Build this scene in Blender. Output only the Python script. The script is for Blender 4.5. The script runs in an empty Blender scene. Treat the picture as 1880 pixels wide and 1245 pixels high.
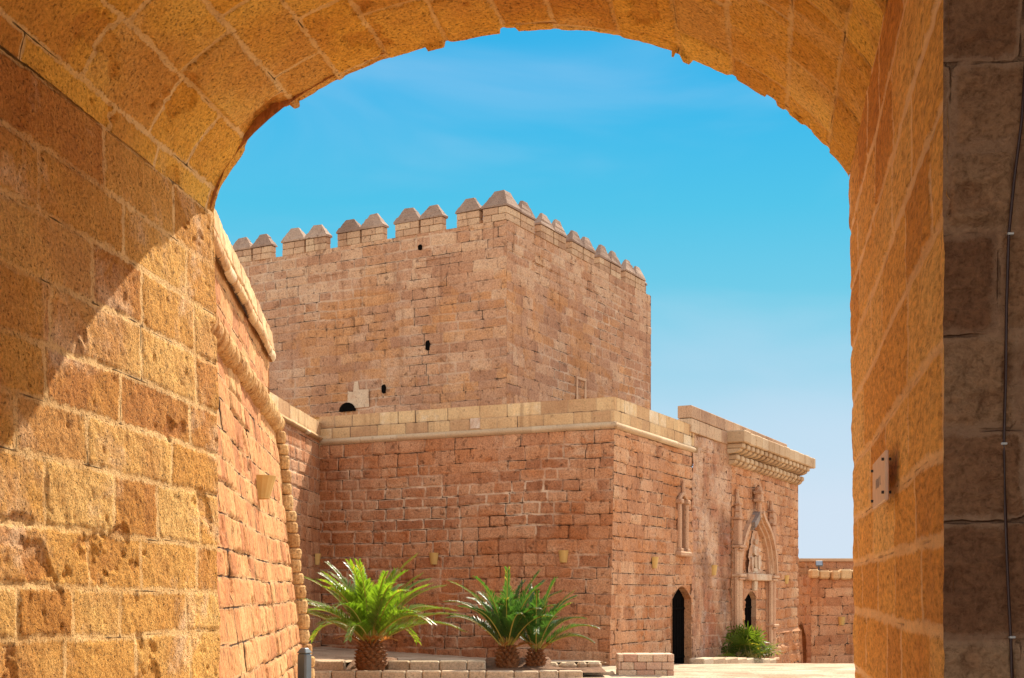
import bpy, math, random
import numpy as np
from mathutils import Vector

SC = bpy.context.scene
COL = SC.collection
R = math.radians

# ---------------------------------------------------------------- noise helpers
_T = np.random.default_rng(7).random((256, 256))
def vnoise(x, y, k=0):
    x = np.asarray(x, float) + k * 37.13; y = np.asarray(y, float) + k * 91.7
    xi = np.floor(x).astype(int); yi = np.floor(y).astype(int)
    fx = x - xi; fy = y - yi
    fx = fx * fx * (3 - 2 * fx); fy = fy * fy * (3 - 2 * fy)
    a = _T[xi & 255, yi & 255]; b = _T[(xi + 1) & 255, yi & 255]
    c = _T[xi & 255, (yi + 1) & 255]; d = _T[(xi + 1) & 255, (yi + 1) & 255]
    return (a * (1 - fx) + b * fx) * (1 - fy) + (c * (1 - fx) + d * fx) * fy
def fbm(x, y, k=0, o=4):
    s = 0; a = .5; t = 0
    for i in range(o):
        s = s + a * vnoise(x * 2 ** i, y * 2 ** i, k + i * 3); t += a; a *= .55
    return s / t
def sstep(a, b, x):
    t = np.clip((x - a) / (b - a), 0, 1)
    return t * t * (3 - 2 * t)

# ---------------------------------------------------------------- scene helpers
def thing(name, loc, label, cat, group=None):
    o = bpy.data.objects.new(name, None); COL.objects.link(o)
    o.location = loc; o.empty_display_size = .2
    o['label'] = label; o['category'] = cat
    if group: o['group'] = group
    return o
def tag(o, label, cat, group=None):
    o['label'] = label; o['category'] = cat
    if group: o['group'] = group
    return o

def worldloc(o):
    v = Vector((0, 0, 0))
    while o is not None:
        v = v + Vector(o.location); o = o.parent
    return v

class Acc:
    """collects faces (world coordinates) and builds ONE mesh object out of them"""
    def __init__(s):
        s.v = []; s.f4 = []; s.fn = []; s.j = []; s.t = []; s.t2 = []; s.n = 0; s.mi4 = []; s.min = []
    def _add(s, P, j, t, t2):
        P = np.asarray(P, float).reshape(-1, 3); n = len(P)
        s.v.append(P)
        for lst, a in ((s.j, j), (s.t, t), (s.t2, t2)):
            lst.append(np.broadcast_to(np.asarray(a, float).reshape(-1) if np.ndim(a) else np.asarray(a, float), (n,)).copy())
        o = s.n; s.n += n
        return o
    def grid(s, P, j=.1, t=.5, t2=.5, keep=None, mi=0):
        n, m = P.shape[:2]
        o = s._add(P, j, t, t2)
        idx = np.arange(n * m).reshape(n, m) + o
        q = np.stack([idx[:-1, :-1], idx[1:, :-1], idx[1:, 1:], idx[:-1, 1:]], -1).reshape(-1, 4)
        if keep is not None: q = q[keep.reshape(-1)]
        s.f4.append(q); s.mi4.append(np.full(len(q), mi))
    def poly(s, verts, faces, t=.5, t2=.5, j=.1, mi=0):
        o = s._add(verts, j, t, t2)
        for f in faces:
            s.fn.append([i + o for i in f]); s.min.append(mi)
    def box(s, c, size, ax=None, t=.5, t2=.5, j=.1, taper=1.0, bev=0.0, mi=0):
        """box centred at c; ax = (X, Y, Z) unit axes; chamfered by bev"""
        ax = ax or ((1, 0, 0), (0, 1, 0), (0, 0, 1))
        ax = [np.array(a, float) for a in ax]; h = np.array(size, float) / 2; c = np.array(c, float)
        b = min(bev, h.min() * .45)
        if b <= 0:
            vs = []
            for z in (-1, 1):
                k = taper if z > 0 else 1
                for x, y in ((-1, -1), (1, -1), (1, 1), (-1, 1)):
                    vs.append(c + ax[0] * x * h[0] * k + ax[1] * y * h[1] * k + ax[2] * z * h[2])
            s.poly(vs, [(3, 2, 1, 0), (4, 5, 6, 7), (0, 1, 5, 4), (1, 2, 6, 5), (2, 3, 7, 6), (3, 0, 4, 7)], t, t2, j, mi)
            return
        rings = []
        def ring(z, hx, hy, cb):
            pts = []
            for sx, sy in ((-1, -1), (1, -1), (1, 1), (-1, 1)):
                p1 = (sx * hx, sy * (hy - cb)); p2 = (sx * (hx - cb), sy * hy)
                pts += [p1, p2] if sx * sy < 0 else [p2, p1]
            return [c + ax[0] * x + ax[1] * y + ax[2] * z for x, y in pts]
        # order: ( -,-): p2,p1? build consistently going counter-clockwise
        def ring2(z, hx, hy, cb):
            pts = [(-hx + cb, -hy), (hx - cb, -hy), (hx, -hy + cb), (hx, hy - cb), (hx - cb, hy), (-hx + cb, hy), (-hx, hy - cb), (-hx, -hy + cb)]
            return [c + ax[0] * x + ax[1] * y + ax[2] * z for x, y in pts]
        k = taper
        rr = [ring2(-h[2], h[0] - b, h[1] - b, b * .5), ring2(-h[2] + b, h[0], h[1], b), ring2(h[2] - b, h[0] * k, h[1] * k, b), ring2(h[2], h[0] * k - b, h[1] * k - b, b * .5)]
        vs = [p for r in rr for p in r]; fs = [tuple(range(7, -1, -1)), tuple(range(24, 32))]
        for i in range(3):
            for q in range(8):
                fs.append((i * 8 + q, i * 8 + (q + 1) % 8, i * 8 + 8 + (q + 1) % 8, i * 8 + 8 + q))
        s.poly(vs, fs, t, t2, j, mi)
    def tube(s, pts, rad, n=8, t=.5, t2=.5, cap=True, mi=0):
        pts = [Vector(p) for p in pts]
        rads = rad if isinstance(rad, (list, tuple)) else [rad] * len(pts)
        vs = []; fs = []
        up = Vector((0, 0, 1))
        for i, p in enumerate(pts):
            d = (pts[min(i + 1, len(pts) - 1)] - pts[max(i - 1, 0)]).normalized()
            a = d.cross(up)
            if a.length < 1e-3: a = d.cross(Vector((0, 1, 0)))
            a.normalize(); b = a.cross(d)
            for k in range(n):
                w = 2 * math.pi * k / n
                vs.append(p + (a * math.cos(w) + b * math.sin(w)) * rads[i])
        for i in range(len(pts) - 1):
            for k in range(n):
                fs.append((i * n + k, i * n + (k + 1) % n, (i + 1) * n + (k + 1) % n, (i + 1) * n + k))
        if cap:
            fs.append(tuple(range(n - 1, -1, -1))); fs.append(tuple(range((len(pts) - 1) * n, len(pts) * n)))
        s.poly(vs, fs, t, t2, mi=mi)
    def prism(s, outline, d, t=.5, t2=.5, j=.1, mi=0):
        """closed polygon (list of points) swept along vector d"""
        n = len(outline); a = [np.array(p, float) for p in outline]; b = [p + np.array(d, float) for p in a]
        s.poly(a + b, [tuple(range(n - 1, -1, -1)), tuple(range(n, 2 * n))] + [(i, (i + 1) % n, n + (i + 1) % n, n + i) for i in range(n)], t, t2, j, mi)
    def build(s, name, mat, parent=None, smooth=False, loc=None):
        base = worldloc(parent) if parent is not None else Vector(loc or (0, 0, 0))
        V = np.concatenate(s.v) - np.array(base)
        me = bpy.data.meshes.new(name)
        f4 = np.concatenate(s.f4) if s.f4 else np.zeros((0, 4), int)
        lens = [4] * len(f4) + [len(f) for f in s.fn]
        loops = np.concatenate([f4.reshape(-1)] + [np.array(f) for f in s.fn]) if s.fn else f4.reshape(-1)
        me.vertices.add(len(V)); me.vertices.foreach_set('co', V.astype(np.float32).reshape(-1))
        me.loops.add(len(loops)); me.loops.foreach_set('vertex_index', loops.astype(np.int32))
        me.polygons.add(len(lens))
        st = np.concatenate([[0], np.cumsum(lens)[:-1]]).astype(np.int32)
        me.polygons.foreach_set('loop_start', st)
        if isinstance(mat, (list, tuple)):
            for m in mat: me.materials.append(m)
            mi = np.concatenate(s.mi4 + [np.array(s.min, int)]) if s.mi4 or s.min else np.zeros(len(lens), int)
            me.polygons.foreach_set('material_index', mi.astype(np.int32))
        else:
            me.materials.append(mat)
        me.polygons.foreach_set('use_smooth', np.full(len(lens), bool(smooth)))
        me.update(calc_edges=True)
        for nm, arr in (('joint', s.j), ('tone', s.t), ('tone2', s.t2)):
            at = me.attributes.new(nm, 'FLOAT', 'POINT'); at.data.foreach_set('value', np.concatenate(arr).astype(np.float32))
        me.validate()
        o = bpy.data.objects.new(name, me); COL.objects.link(o)
        if parent is not None: o.parent = parent
        else: o.location = base
        return o

# ---------------------------------------------------------------- masonry
def courses(total, ch, rng):
    b = [0.0]
    while b[-1] < total: b.append(b[-1] + rng.uniform(*ch))
    return np.array(b)

def masonry(acc, f, ulen, vlen, res, ch, bw, seed, depth=.015, jw=.02, bev=.02, warp=.012, rough=.006, boff=.008,
            keep=None, tonefn=None, taperedge=False, vb=None, mi=0, holes=0.0, fine=0.0, fsc=(.05, .05), spall=0.0, ssc=2.2, sthr=.66):
    rng = np.random.default_rng(seed)
    if vb is None:
        vb = courses(vlen + .3, ch, rng); vb = vb - rng.uniform(0, ch[0])
    nb = len(vb) - 1
    cols = []
    for c in range(nb):
        k = (vb[c + 1] - vb[c]) / np.mean(ch)
        ub = courses(ulen + 2, (bw[0] * k ** .3, bw[1] * k ** .3), rng) - rng.uniform(.2, 1.2) * bw[0] - .1
        cols.append(ub)
    mx = max(len(c) for c in cols)
    UB = np.full((nb, mx), 1e6)
    for c, ub in enumerate(cols): UB[c, :len(ub)] = ub
    tones = rng.random((nb, mx)); tones2 = rng.random((nb, mx)); offs = rng.normal(0, 1, (nb, mx))
    nu = max(2, int(round(ulen / res)) + 1); nv = max(2, int(round(vlen / res)) + 1)
    U, V = np.meshgrid(np.linspace(0, ulen, nu), np.linspace(0, vlen, nv), indexing='ij')
    k = seed % 50
    Vw = V + warp * 2.6 * (fbm(U * .5, V * .35, k, 2) - .5) * 2 + warp * (fbm(U * 3.1, V * 3.1, k + 1, 3) - .5) * 2
    Uw = U + warp * 1.4 * (fbm(U * 3.3, V * 3.3, k + 5, 3) - .5) * 2
    ci = np.clip(np.searchsorted(vb, Vw.reshape(-1), 'right') - 1, 0, nb - 1).reshape(U.shape)
    bi = np.zeros_like(ci); du = np.zeros_like(U)
    for c in range(nb):
        msk = ci == c
        if not msk.any(): continue
        uu = Uw[msk]; ub = UB[c]
        b = np.clip(np.searchsorted(ub, uu, 'right') - 1, 0, mx - 2)
        bi[msk] = b; du[msk] = np.minimum(uu - ub[b], ub[b + 1] - uu)
    dv = np.minimum(Vw - vb[ci], vb[np.minimum(ci + 1, nb)] - Vw)
    rr = bev * 1.6
    a = np.maximum(rr - du, 0); b = np.maximum(rr - dv, 0)
    d = np.where((a > 0) & (b > 0), rr - np.sqrt(a * a + b * b), np.minimum(du, dv))
    wear = fbm(U * .8, V * .8, k + 9, 3)
    jd = d + .012 * (fbm(U * 9, V * 9, k + 11, 2) - .5) * min(1, jw / .012)
    prof = sstep(jw * .35, jw * .5 + bev, jd)
    dep = depth * (.35 + 1.3 * sstep(.35, .7, wear))
    H = -dep * (1 - prof) + boff * offs[ci, bi] * prof
    H = H + rough * 2.4 * (fbm(U / .16, V / .16, k + 13, 4) - .5) * (.35 + .65 * prof) + rough * 2.5 * (fbm(U * .6, V * .6, k + 17, 3) - .5)
    if fine > 0:
        H = H + fine * 2.6 * (fbm(U / fsc[0], V / fsc[1], k + 27, 3) - .5) * (.3 + .7 * prof)
    if holes > 0:
        pn = fbm(U / .055, V / .07, k + 23, 2)
        H = H - holes * sstep(.74, .86, pn) * prof
    if taperedge:
        e = np.minimum(np.minimum(U, ulen - U), np.minimum(V, vlen - V)); H = H * sstep(0, .05, e)
    T = tones[ci, bi]; T2 = tones2[ci, bi]
    if spall > 0:      # faces of blocks broken away, rawer stone beneath
        sm = sstep(sthr, sthr + .035, fbm(U * ssc, V * ssc * 1.2, k + 31, 5))
        H = H - spall * sm * (.6 + .8 * fbm(U / .07, V / .07, k + 33, 2)); T = T - .26 * sm; T2 = T2 + .35 * sm
    if tonefn is not None: T, T2, H = tonefn(U, V, T, T2, H)
    P = f(U, V, H)
    kp = None
    if keep is not None:
        uc = (U[:-1, :-1] + U[1:, 1:]) / 2; vc = (V[:-1, :-1] + V[1:, 1:]) / 2
        kp = keep(uc, vc)
    acc.grid(P, np.clip(d, 0, .2), T, T2, kp, mi)

def plane_f(P0, D, N, batter=None):
    """u along D (horizontal), v straight up, h along N; batter(v) = extra outward offset"""
    P0 = np.array(P0, float); D = np.array(D, float); N = np.array(N, float)
    def f(U, V, H):
        h = H + (batter(V) if batter else 0)
        P = P0 + U[..., None] * D + h[..., None] * N
        P[..., 2] += V
        return P
    return f

# ---------------------------------------------------------------- materials
class NT:
    def __init__(s, name):
        s.m = bpy.data.materials.new(name); s.m.use_nodes = True
        s.t = s.m.node_tree; s.t.nodes.clear()
        s.out = s.n('ShaderNodeOutputMaterial')
    def n(s, typ, **kw):
        nd = s.t.nodes.new(typ)
        for k, v in kw.items(): setattr(nd, k, v)
        return nd
    def l(s, a, b): s.t.links.new(a, b)
    def val(s, sock, v):
        if hasattr(v, 'is_output'): s.l(v, sock)
        else: sock.default_value = v
    def math(s, op, a, b=0.0, c=None, clamp=False):
        nd = s.n('ShaderNodeMath', operation=op, use_clamp=clamp)
        s.val(nd.inputs[0], a); s.val(nd.inputs[1], b)
        if c is not None: s.val(nd.inputs[2], c)
        return nd.outputs[0]
    def attr(s, name): return s.n('ShaderNodeAttribute', attribute_name=name).outputs['Fac']
    def coord(s, scale=(1, 1, 1)):
        tc = s.n('ShaderNodeTexCoord'); mp = s.n('ShaderNodeMapping'); mp.inputs['Scale'].default_value = scale
        s.l(tc.outputs['Object'], mp.inputs['Vector']); return mp.outputs[0]
    def noise(s, vec, scale, detail=4, rough=.55, dist=0.0):
        nd = s.n('ShaderNodeTexNoise'); s.l(vec, nd.inputs['Vector'])
        nd.inputs['Scale'].default_value = scale; nd.inputs['Detail'].default_value = detail
        nd.inputs['Roughness'].default_value = rough; nd.inputs['Distortion'].default_value = dist
        return nd.outputs['Fac']
    def ss(s, x, a, b):
        nd = s.n('ShaderNodeMapRange', interpolation_type='SMOOTHSTEP', clamp=True)
        s.val(nd.inputs['Value'], x); nd.inputs['From Min'].default_value = a; nd.inputs['From Max'].default_value = b
        return nd.outputs['Result']
    def ramp(s, fac, stops):
        nd = s.n('ShaderNodeValToRGB'); cr = nd.color_ramp
        while len(cr.elements) < len(stops): cr.elements.new(.5)
        for e, (p, c) in zip(cr.elements, stops): e.position = p; e.color = (*c, 1)
        s.val(nd.inputs[0], fac); return nd.outputs[0]
    def mix(s, fac, a, b, mode='MIX'):
        nd = s.n('ShaderNodeMix', data_type='RGBA', blend_type=mode)
        s.val(nd.inputs[0], fac)
        for sock, v in ((nd.inputs[6], a), (nd.inputs[7], b)):
            if hasattr(v, 'is_output'): s.l(v, sock)
            else: sock.default_value = (*v, 1)
        return nd.outputs[2]
    def bsdf(s, col, rough=.9, bump=None, bstr=.5, bdist=.02, spec=.2, metal=0.0):
        p = s.n('ShaderNodeBsdfPrincipled')
        if hasattr(col, 'is_output'): s.l(col, p.inputs['Base Color'])
        else: p.inputs['Base Color'].default_value = (*col, 1)
        s.val(p.inputs['Roughness'], rough); p.inputs['Specular IOR Level'].default_value = spec
        p.inputs['Metallic'].default_value = metal
        if bump is not None:
            b = s.n('ShaderNodeBump'); b.inputs['Strength'].default_value = bstr; b.inputs['Distance'].default_value = bdist
            s.l(bump, b.inputs['Height']); s.l(b.outputs[0], p.inputs['Normal'])
        return p
    def done(s, shader): s.l(shader.outputs[0], s.out.inputs['Surface']); return s.m

def stone(name, stops, mortar, jw=.014, jn=.02, jamt=(.2, 1.0), grain=1.0, pit=.5, stain=(.5, .5, .5), stain_amt=.35,
          bstr=.6, bdist=.015, gap=.6, sat=None, stretch=(1, 1, 1), pale=None, pale_amt=0.0, pitscale=26, red=None, red_amt=0.0, gcon=1.0, gthr=(.50, .60), mrag=7, streak=0.0, gw=.5):
    """weathered ashlar: per-block tone + stains + pits + ragged mortar; 'joint' is the distance to the nearest joint in metres"""
    s = NT(name)
    co = s.coord(stretch)
    j = s.attr('joint'); t = s.attr('tone'); t2 = s.attr('tone2')
    n1 = s.noise(co, .45 * grain, 5, .6); n2 = s.noise(co, 5 * grain, 6, .65); n3 = s.noise(co, 34 * grain, 6, .7)
    tt = s.math('ADD', s.math('MULTIPLY', t, .80), s.math('MULTIPLY', n2, .60)); tt = s.math('SUBTRACT', tt, .20)
    col = s.ramp(tt, stops)
    # broad weathering
    col = s.mix(s.math('MULTIPLY', s.ss(n1, .45, .68), stain_amt), col, stain, 'MULTIPLY')
    if red is not None:
        nr = s.noise(co, .8 * grain, 4, .6, .4)
        col = s.mix(s.math('MULTIPLY', s.ss(s.math('ADD', nr, s.math('MULTIPLY', t2, .25)), .55, .8), red_amt), col, red)
    if pale is not None:
        np_ = s.noise(co, 1.1 * grain, 5, .65, .5)
        col = s.mix(s.math('MULTIPLY', s.ss(np_, .52, .72), pale_amt), col, pale)
    if streak > 0:
        ns = s.noise(s.coord((2.2, 2.2, .16)), 1.6, 5, .6)
        col = s.mix(s.math('MULTIPLY', s.ss(ns, .54, .72), streak), col, (.50, .42, .38), 'MULTIPLY')
        ns2 = s.noise(s.coord((1.7, 1.7, .5)), .9, 5, .65)
        col = s.mix(s.math('MULTIPLY', s.ss(ns2, .56, .70), streak * .8), col, (1.35, 1.30, 1.22), 'MULTIPLY')
    # grain light / dark
    col = s.mix(1.0, col, s.ramp(n3, [(.28, tuple(max(.1, 1 - (1 - v) * gcon) for v in (.50, .46, .42))), (.5, (.98, .98, .98)), (.72, tuple(1 + (v - 1) * gcon for v in (1.32, 1.3, 1.25)))]), 'MULTIPLY')
    # pits
    npit = s.noise(co, pitscale * grain, 3, .55)
    col = s.mix(s.math('MULTIPLY', s.ss(npit, .60, .70), pit), col, (.07, .03, .015))
    # ragged mortar
    jj = s.math('ADD', j, s.math('MULTIPLY', s.math('SUBTRACT', s.noise(co, mrag * grain, 6, .75), .5), jn * 2))
    mf = s.math('SUBTRACT', 1.0, s.ss(jj, jw * .45, jw * 1.05))
    amt = s.math('ADD', jamt[0], s.math('MULTIPLY', s.ss(s.noise(co, .55 * grain, 3, .5), .4, .62), jamt[1] - jamt[0]))
    amt = s.math('ADD', amt, s.math('MULTIPLY', s.ss(s.math('MULTIPLY', t2, -1.0), .1, .9), .9), clamp=True)   # lime-rich repointing
    mcol = s.mix(1.0, mortar, s.ramp(n2, [(.3, (.78, .74, .70)), (.7, (1.1, 1.1, 1.08))]), 'MULTIPLY')
    col = s.mix(s.math('MULTIPLY', mf, amt), col, mcol)
    # open joints where the mortar has fallen out: crevice shade and dirt painted dark
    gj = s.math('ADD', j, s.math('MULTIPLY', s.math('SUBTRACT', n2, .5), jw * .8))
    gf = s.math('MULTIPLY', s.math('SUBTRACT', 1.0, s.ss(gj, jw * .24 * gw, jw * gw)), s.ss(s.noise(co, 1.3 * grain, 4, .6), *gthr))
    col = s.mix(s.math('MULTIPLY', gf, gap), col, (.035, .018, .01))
    h = s.math('ADD', s.math('MULTIPLY', n2, .7), s.math('MULTIPLY', n3, .55))
    h = s.math('SUBTRACT', h, s.math('MULTIPLY', s.ss(npit, .58, .70), min(.5, pit)))
    h = s.math('SUBTRACT', h, s.math('MULTIPLY', gf, .6))
    h = s.math('ADD', h, s.math('MULTIPLY', mf, .12))
    return s.done(s.bsdf(col, .92, h, bstr, bdist, .12))

def plain(name, col, rough=.6, var=.25, scale=12, spec=.3, bstr=.25, metal=0.0, bdist=.005):
    s = NT(name); co = s.coord()
    n = s.noise(co, scale, 5, .6); n2 = s.noise(co, scale * 6, 3, .6)
    c = s.mix(1.0, col, s.ramp(n, [(.25, (1 - var,) * 3), (.75, (1 + var,) * 3)]), 'MULTIPLY')
    return s.done(s.bsdf(c, rough, s.math('ADD', n, n2), bstr, bdist, spec, metal))
# ---------------------------------------------------------------- camera and picture geometry (metres; camera looks along +Y)
F = 2400.0; CX = 940.0; HY = 1090.0; EYE = 1.6
cam = bpy.data.cameras.new('camera'); camo = bpy.data.objects.new('camera', cam); COL.objects.link(camo)
camo.location = (0, 0, EYE); camo.rotation_euler = (R(90), 0, 0)
cam.sensor_width = 36; cam.lens = F / 1880 * 36; cam.shift_y = (HY - 622.5) / 1880
cam.clip_start = .05; cam.clip_end = 5000
SC.camera = camo
def on_line(px, C, D):
    k = (px - CX) / F
    return (k * C[1] - C[0]) / (D[0] - k * D[1])
def zat(py, Y): return EYE - (py - HY) / F * Y

# ---------------------------------------------------------------- sun and sky
SUN_AZ, SUN_EL = R(25.0), R(45.0)
sv = Vector((math.sin(SUN_AZ) * math.cos(SUN_EL), math.cos(SUN_AZ) * math.cos(SUN_EL), math.sin(SUN_EL)))
sl = bpy.data.lights.new('sun', 'SUN'); sl.energy = 4.2; sl.angle = R(.53); sl.color = (1.0, .90, .74)
so = bpy.data.objects.new('sun', sl); COL.objects.link(so); so.rotation_euler = (-sv).to_track_quat('-Z', 'Y').to_euler()
so.location = (10, 20, 30)
W = bpy.data.worlds.new('World'); SC.world = W; W.use_nodes = True
nt = W.node_tree; nt.nodes.clear()
wo = nt.nodes.new('ShaderNodeOutputWorld'); bg = nt.nodes.new('ShaderNodeBackground')
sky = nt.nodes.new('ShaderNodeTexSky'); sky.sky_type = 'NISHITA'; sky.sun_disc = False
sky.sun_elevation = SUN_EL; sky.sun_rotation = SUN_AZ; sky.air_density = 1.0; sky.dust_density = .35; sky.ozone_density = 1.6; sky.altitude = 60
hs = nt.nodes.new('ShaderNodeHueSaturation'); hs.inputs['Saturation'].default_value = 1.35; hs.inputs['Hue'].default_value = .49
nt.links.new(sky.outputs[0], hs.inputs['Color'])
# thin high cloud streaks, thicker low down in front of the gate
tc = nt.nodes.new('ShaderNodeTexCoord'); sp = nt.nodes.new('ShaderNodeSeparateXYZ'); nt.links.new(tc.outputs['Generated'], sp.inputs[0])
def wm(op, a, b=0.0, clamp=False):
    n = nt.nodes.new('ShaderNodeMath'); n.operation = op; n.use_clamp = clamp
    for i, v in enumerate((a, b)):
        if hasattr(v, 'is_output'): nt.links.new(v, n.inputs[i])
        else: n.inputs[i].default_value = v
    return n.outputs[0]
mp = nt.nodes.new('ShaderNodeMapping'); mp.inputs['Scale'].default_value = (2.4, 2.4, 8.5); mp.inputs['Rotation'].default_value = (0, R(24), 0)
nt.links.new(tc.outputs['Generated'], mp.inputs['Vector'])
cn = nt.nodes.new('ShaderNodeTexNoise'); cn.inputs['Scale'].default_value = 1.5; cn.inputs['Detail'].default_value = 6; cn.inputs['Roughness'].default_value = .42; cn.inputs['Distortion'].default_value = .6
nt.links.new(mp.outputs[0], cn.inputs['Vector'])
mr = nt.nodes.new('ShaderNodeMapRange'); mr.interpolation_type = 'SMOOTHSTEP'; mr.inputs['From Min'].default_value = .42; mr.inputs['From Max'].default_value = .72
nt.links.new(cn.outputs['Fac'], mr.inputs['Value'])
EXPO, SKYK = 1.32, .12
def lin(c): return tuple((v / 255 / 12.92) if v / 255 <= .04045 else ((v / 255 + .055) / 1.055) ** 2.4 for v in c)
zr_ = nt.nodes.new('ShaderNodeValToRGB'); cr = zr_.color_ramp
st_ = [(0.0, (214, 229, 243)), (.07, (208, 227, 243)), (.12, (190, 222, 241)), (.165, (162, 214, 237)), (.21, (120, 206, 233)), (.28, (84, 197, 234)), (.36, (56, 183, 236)), (.6, (32, 150, 224))]
while len(cr.elements) < len(st_): cr.elements.new(.5)
gain = 1 / (SKYK * 2 ** EXPO)
for e, (p, c) in zip(cr.elements, st_): e.position = p; e.color = (*lin(c), 1)
nt.links.new(sp.outputs['Z'], zr_.inputs[0])
def wmix(f, a, b, mode='MIX'):
    n = nt.nodes.new('ShaderNodeMix'); n.data_type = 'RGBA'; n.blend_type = mode
    for sock, v in ((n.inputs[0], f), (n.inputs[6], a), (n.inputs[7], b)):
        if hasattr(v, 'is_output'): nt.links.new(v, sock)
        else: sock.default_value = v
    return n.outputs[2]
# deep blue washed with pale streaks over the courtyard ...
front = wmix(wm('MULTIPLY', mr.outputs[0], .24), zr_.outputs[0], (*lin((214, 226, 246)), 1))
front = wmix(1.0, front, (gain, gain, gain, 1), 'MULTIPLY')
# ... and sky overhead and behind brightened and paled, fill added for the shaded walls
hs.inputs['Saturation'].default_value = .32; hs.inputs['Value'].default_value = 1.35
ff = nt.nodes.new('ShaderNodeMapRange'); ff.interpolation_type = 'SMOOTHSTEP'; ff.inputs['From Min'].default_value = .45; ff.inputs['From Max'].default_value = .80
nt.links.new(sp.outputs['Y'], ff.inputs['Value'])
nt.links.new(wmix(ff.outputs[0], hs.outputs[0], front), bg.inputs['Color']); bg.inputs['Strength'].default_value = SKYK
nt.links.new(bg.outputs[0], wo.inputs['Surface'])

vs = SC.view_settings; vs.view_transform = 'Standard'; vs.look = 'None'; vs.gamma = 1; vs.exposure = EXPO; vs.use_curve_mapping = False
SC.render.engine = 'CYCLES'
SC.cycles.max_bounces = 10; SC.cycles.diffuse_bounces = 7; SC.cycles.use_denoising = True; SC.cycles.sample_clamp_indirect = 6

# ---------------------------------------------------------------- materials
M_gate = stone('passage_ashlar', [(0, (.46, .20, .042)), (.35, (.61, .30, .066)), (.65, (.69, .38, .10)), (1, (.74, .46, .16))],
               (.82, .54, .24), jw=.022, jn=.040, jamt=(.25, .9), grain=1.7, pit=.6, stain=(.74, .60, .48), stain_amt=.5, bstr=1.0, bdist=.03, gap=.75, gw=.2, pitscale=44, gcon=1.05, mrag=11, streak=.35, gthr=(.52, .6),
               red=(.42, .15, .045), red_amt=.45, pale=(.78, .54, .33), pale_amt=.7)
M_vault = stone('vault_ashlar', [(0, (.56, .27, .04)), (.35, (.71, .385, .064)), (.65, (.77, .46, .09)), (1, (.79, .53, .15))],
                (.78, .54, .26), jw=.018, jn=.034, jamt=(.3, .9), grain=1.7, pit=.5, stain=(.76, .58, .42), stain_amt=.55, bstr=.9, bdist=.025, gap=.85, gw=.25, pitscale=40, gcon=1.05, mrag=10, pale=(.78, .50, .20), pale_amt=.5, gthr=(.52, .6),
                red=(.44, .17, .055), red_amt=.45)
M_jamb = stone('jamb_ashlar', [(0, (.52, .225, .045)), (.4, (.64, .31, .065)), (.7, (.72, .39, .10)), (1, (.76, .48, .17))],
               (.90, .62, .34), jw=.026, jn=.026, jamt=(.55, 1.0), grain=1.7, pit=.25, stain=(.78, .56, .38), stain_amt=.5, bstr=.9, bdist=.022, gap=.4, gw=.2, pitscale=40, stretch=(1, .22, .8), gcon=1.2, mrag=10)
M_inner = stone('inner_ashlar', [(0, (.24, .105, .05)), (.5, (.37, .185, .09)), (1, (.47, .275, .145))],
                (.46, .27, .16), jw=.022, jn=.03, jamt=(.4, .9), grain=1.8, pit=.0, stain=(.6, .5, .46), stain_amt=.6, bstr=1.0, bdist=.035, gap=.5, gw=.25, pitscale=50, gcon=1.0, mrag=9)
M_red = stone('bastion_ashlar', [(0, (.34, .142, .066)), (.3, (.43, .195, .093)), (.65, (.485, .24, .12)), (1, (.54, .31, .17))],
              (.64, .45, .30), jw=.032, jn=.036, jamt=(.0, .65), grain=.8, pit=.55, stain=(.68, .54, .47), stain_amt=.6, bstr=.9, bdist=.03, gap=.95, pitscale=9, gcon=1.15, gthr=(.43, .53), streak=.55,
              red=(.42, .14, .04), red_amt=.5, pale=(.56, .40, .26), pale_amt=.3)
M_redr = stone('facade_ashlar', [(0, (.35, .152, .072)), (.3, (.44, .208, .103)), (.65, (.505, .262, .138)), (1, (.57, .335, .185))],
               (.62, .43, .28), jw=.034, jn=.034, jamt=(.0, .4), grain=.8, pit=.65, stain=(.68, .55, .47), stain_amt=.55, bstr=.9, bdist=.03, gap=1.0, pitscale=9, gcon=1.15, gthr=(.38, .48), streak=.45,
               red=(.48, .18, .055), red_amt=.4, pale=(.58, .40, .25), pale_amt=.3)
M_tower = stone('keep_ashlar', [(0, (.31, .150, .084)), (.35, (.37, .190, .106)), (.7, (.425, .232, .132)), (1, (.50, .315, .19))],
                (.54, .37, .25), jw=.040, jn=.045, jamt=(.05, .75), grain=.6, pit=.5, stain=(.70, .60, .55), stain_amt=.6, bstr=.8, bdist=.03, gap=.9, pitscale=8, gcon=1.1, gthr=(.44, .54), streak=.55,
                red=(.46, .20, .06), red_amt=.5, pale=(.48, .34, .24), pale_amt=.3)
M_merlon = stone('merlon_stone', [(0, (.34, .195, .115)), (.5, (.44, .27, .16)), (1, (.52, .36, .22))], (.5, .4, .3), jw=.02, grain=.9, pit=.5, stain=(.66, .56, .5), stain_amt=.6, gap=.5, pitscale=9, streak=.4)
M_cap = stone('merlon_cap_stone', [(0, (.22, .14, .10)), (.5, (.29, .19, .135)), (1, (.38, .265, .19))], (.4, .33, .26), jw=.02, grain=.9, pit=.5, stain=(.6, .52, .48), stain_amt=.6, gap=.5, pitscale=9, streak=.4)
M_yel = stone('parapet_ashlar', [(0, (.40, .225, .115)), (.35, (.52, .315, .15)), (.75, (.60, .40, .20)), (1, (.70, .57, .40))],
              (.36, .23, .13), jw=.024, jn=.01, jamt=(.4, .8), grain=.8, pit=.3, stain=(.72, .60, .52), stain_amt=.6, bstr=.5, bdist=.02, gap=1.0, pitscale=10, gcon=.6, gthr=(.42, .5), streak=.6)
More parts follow.
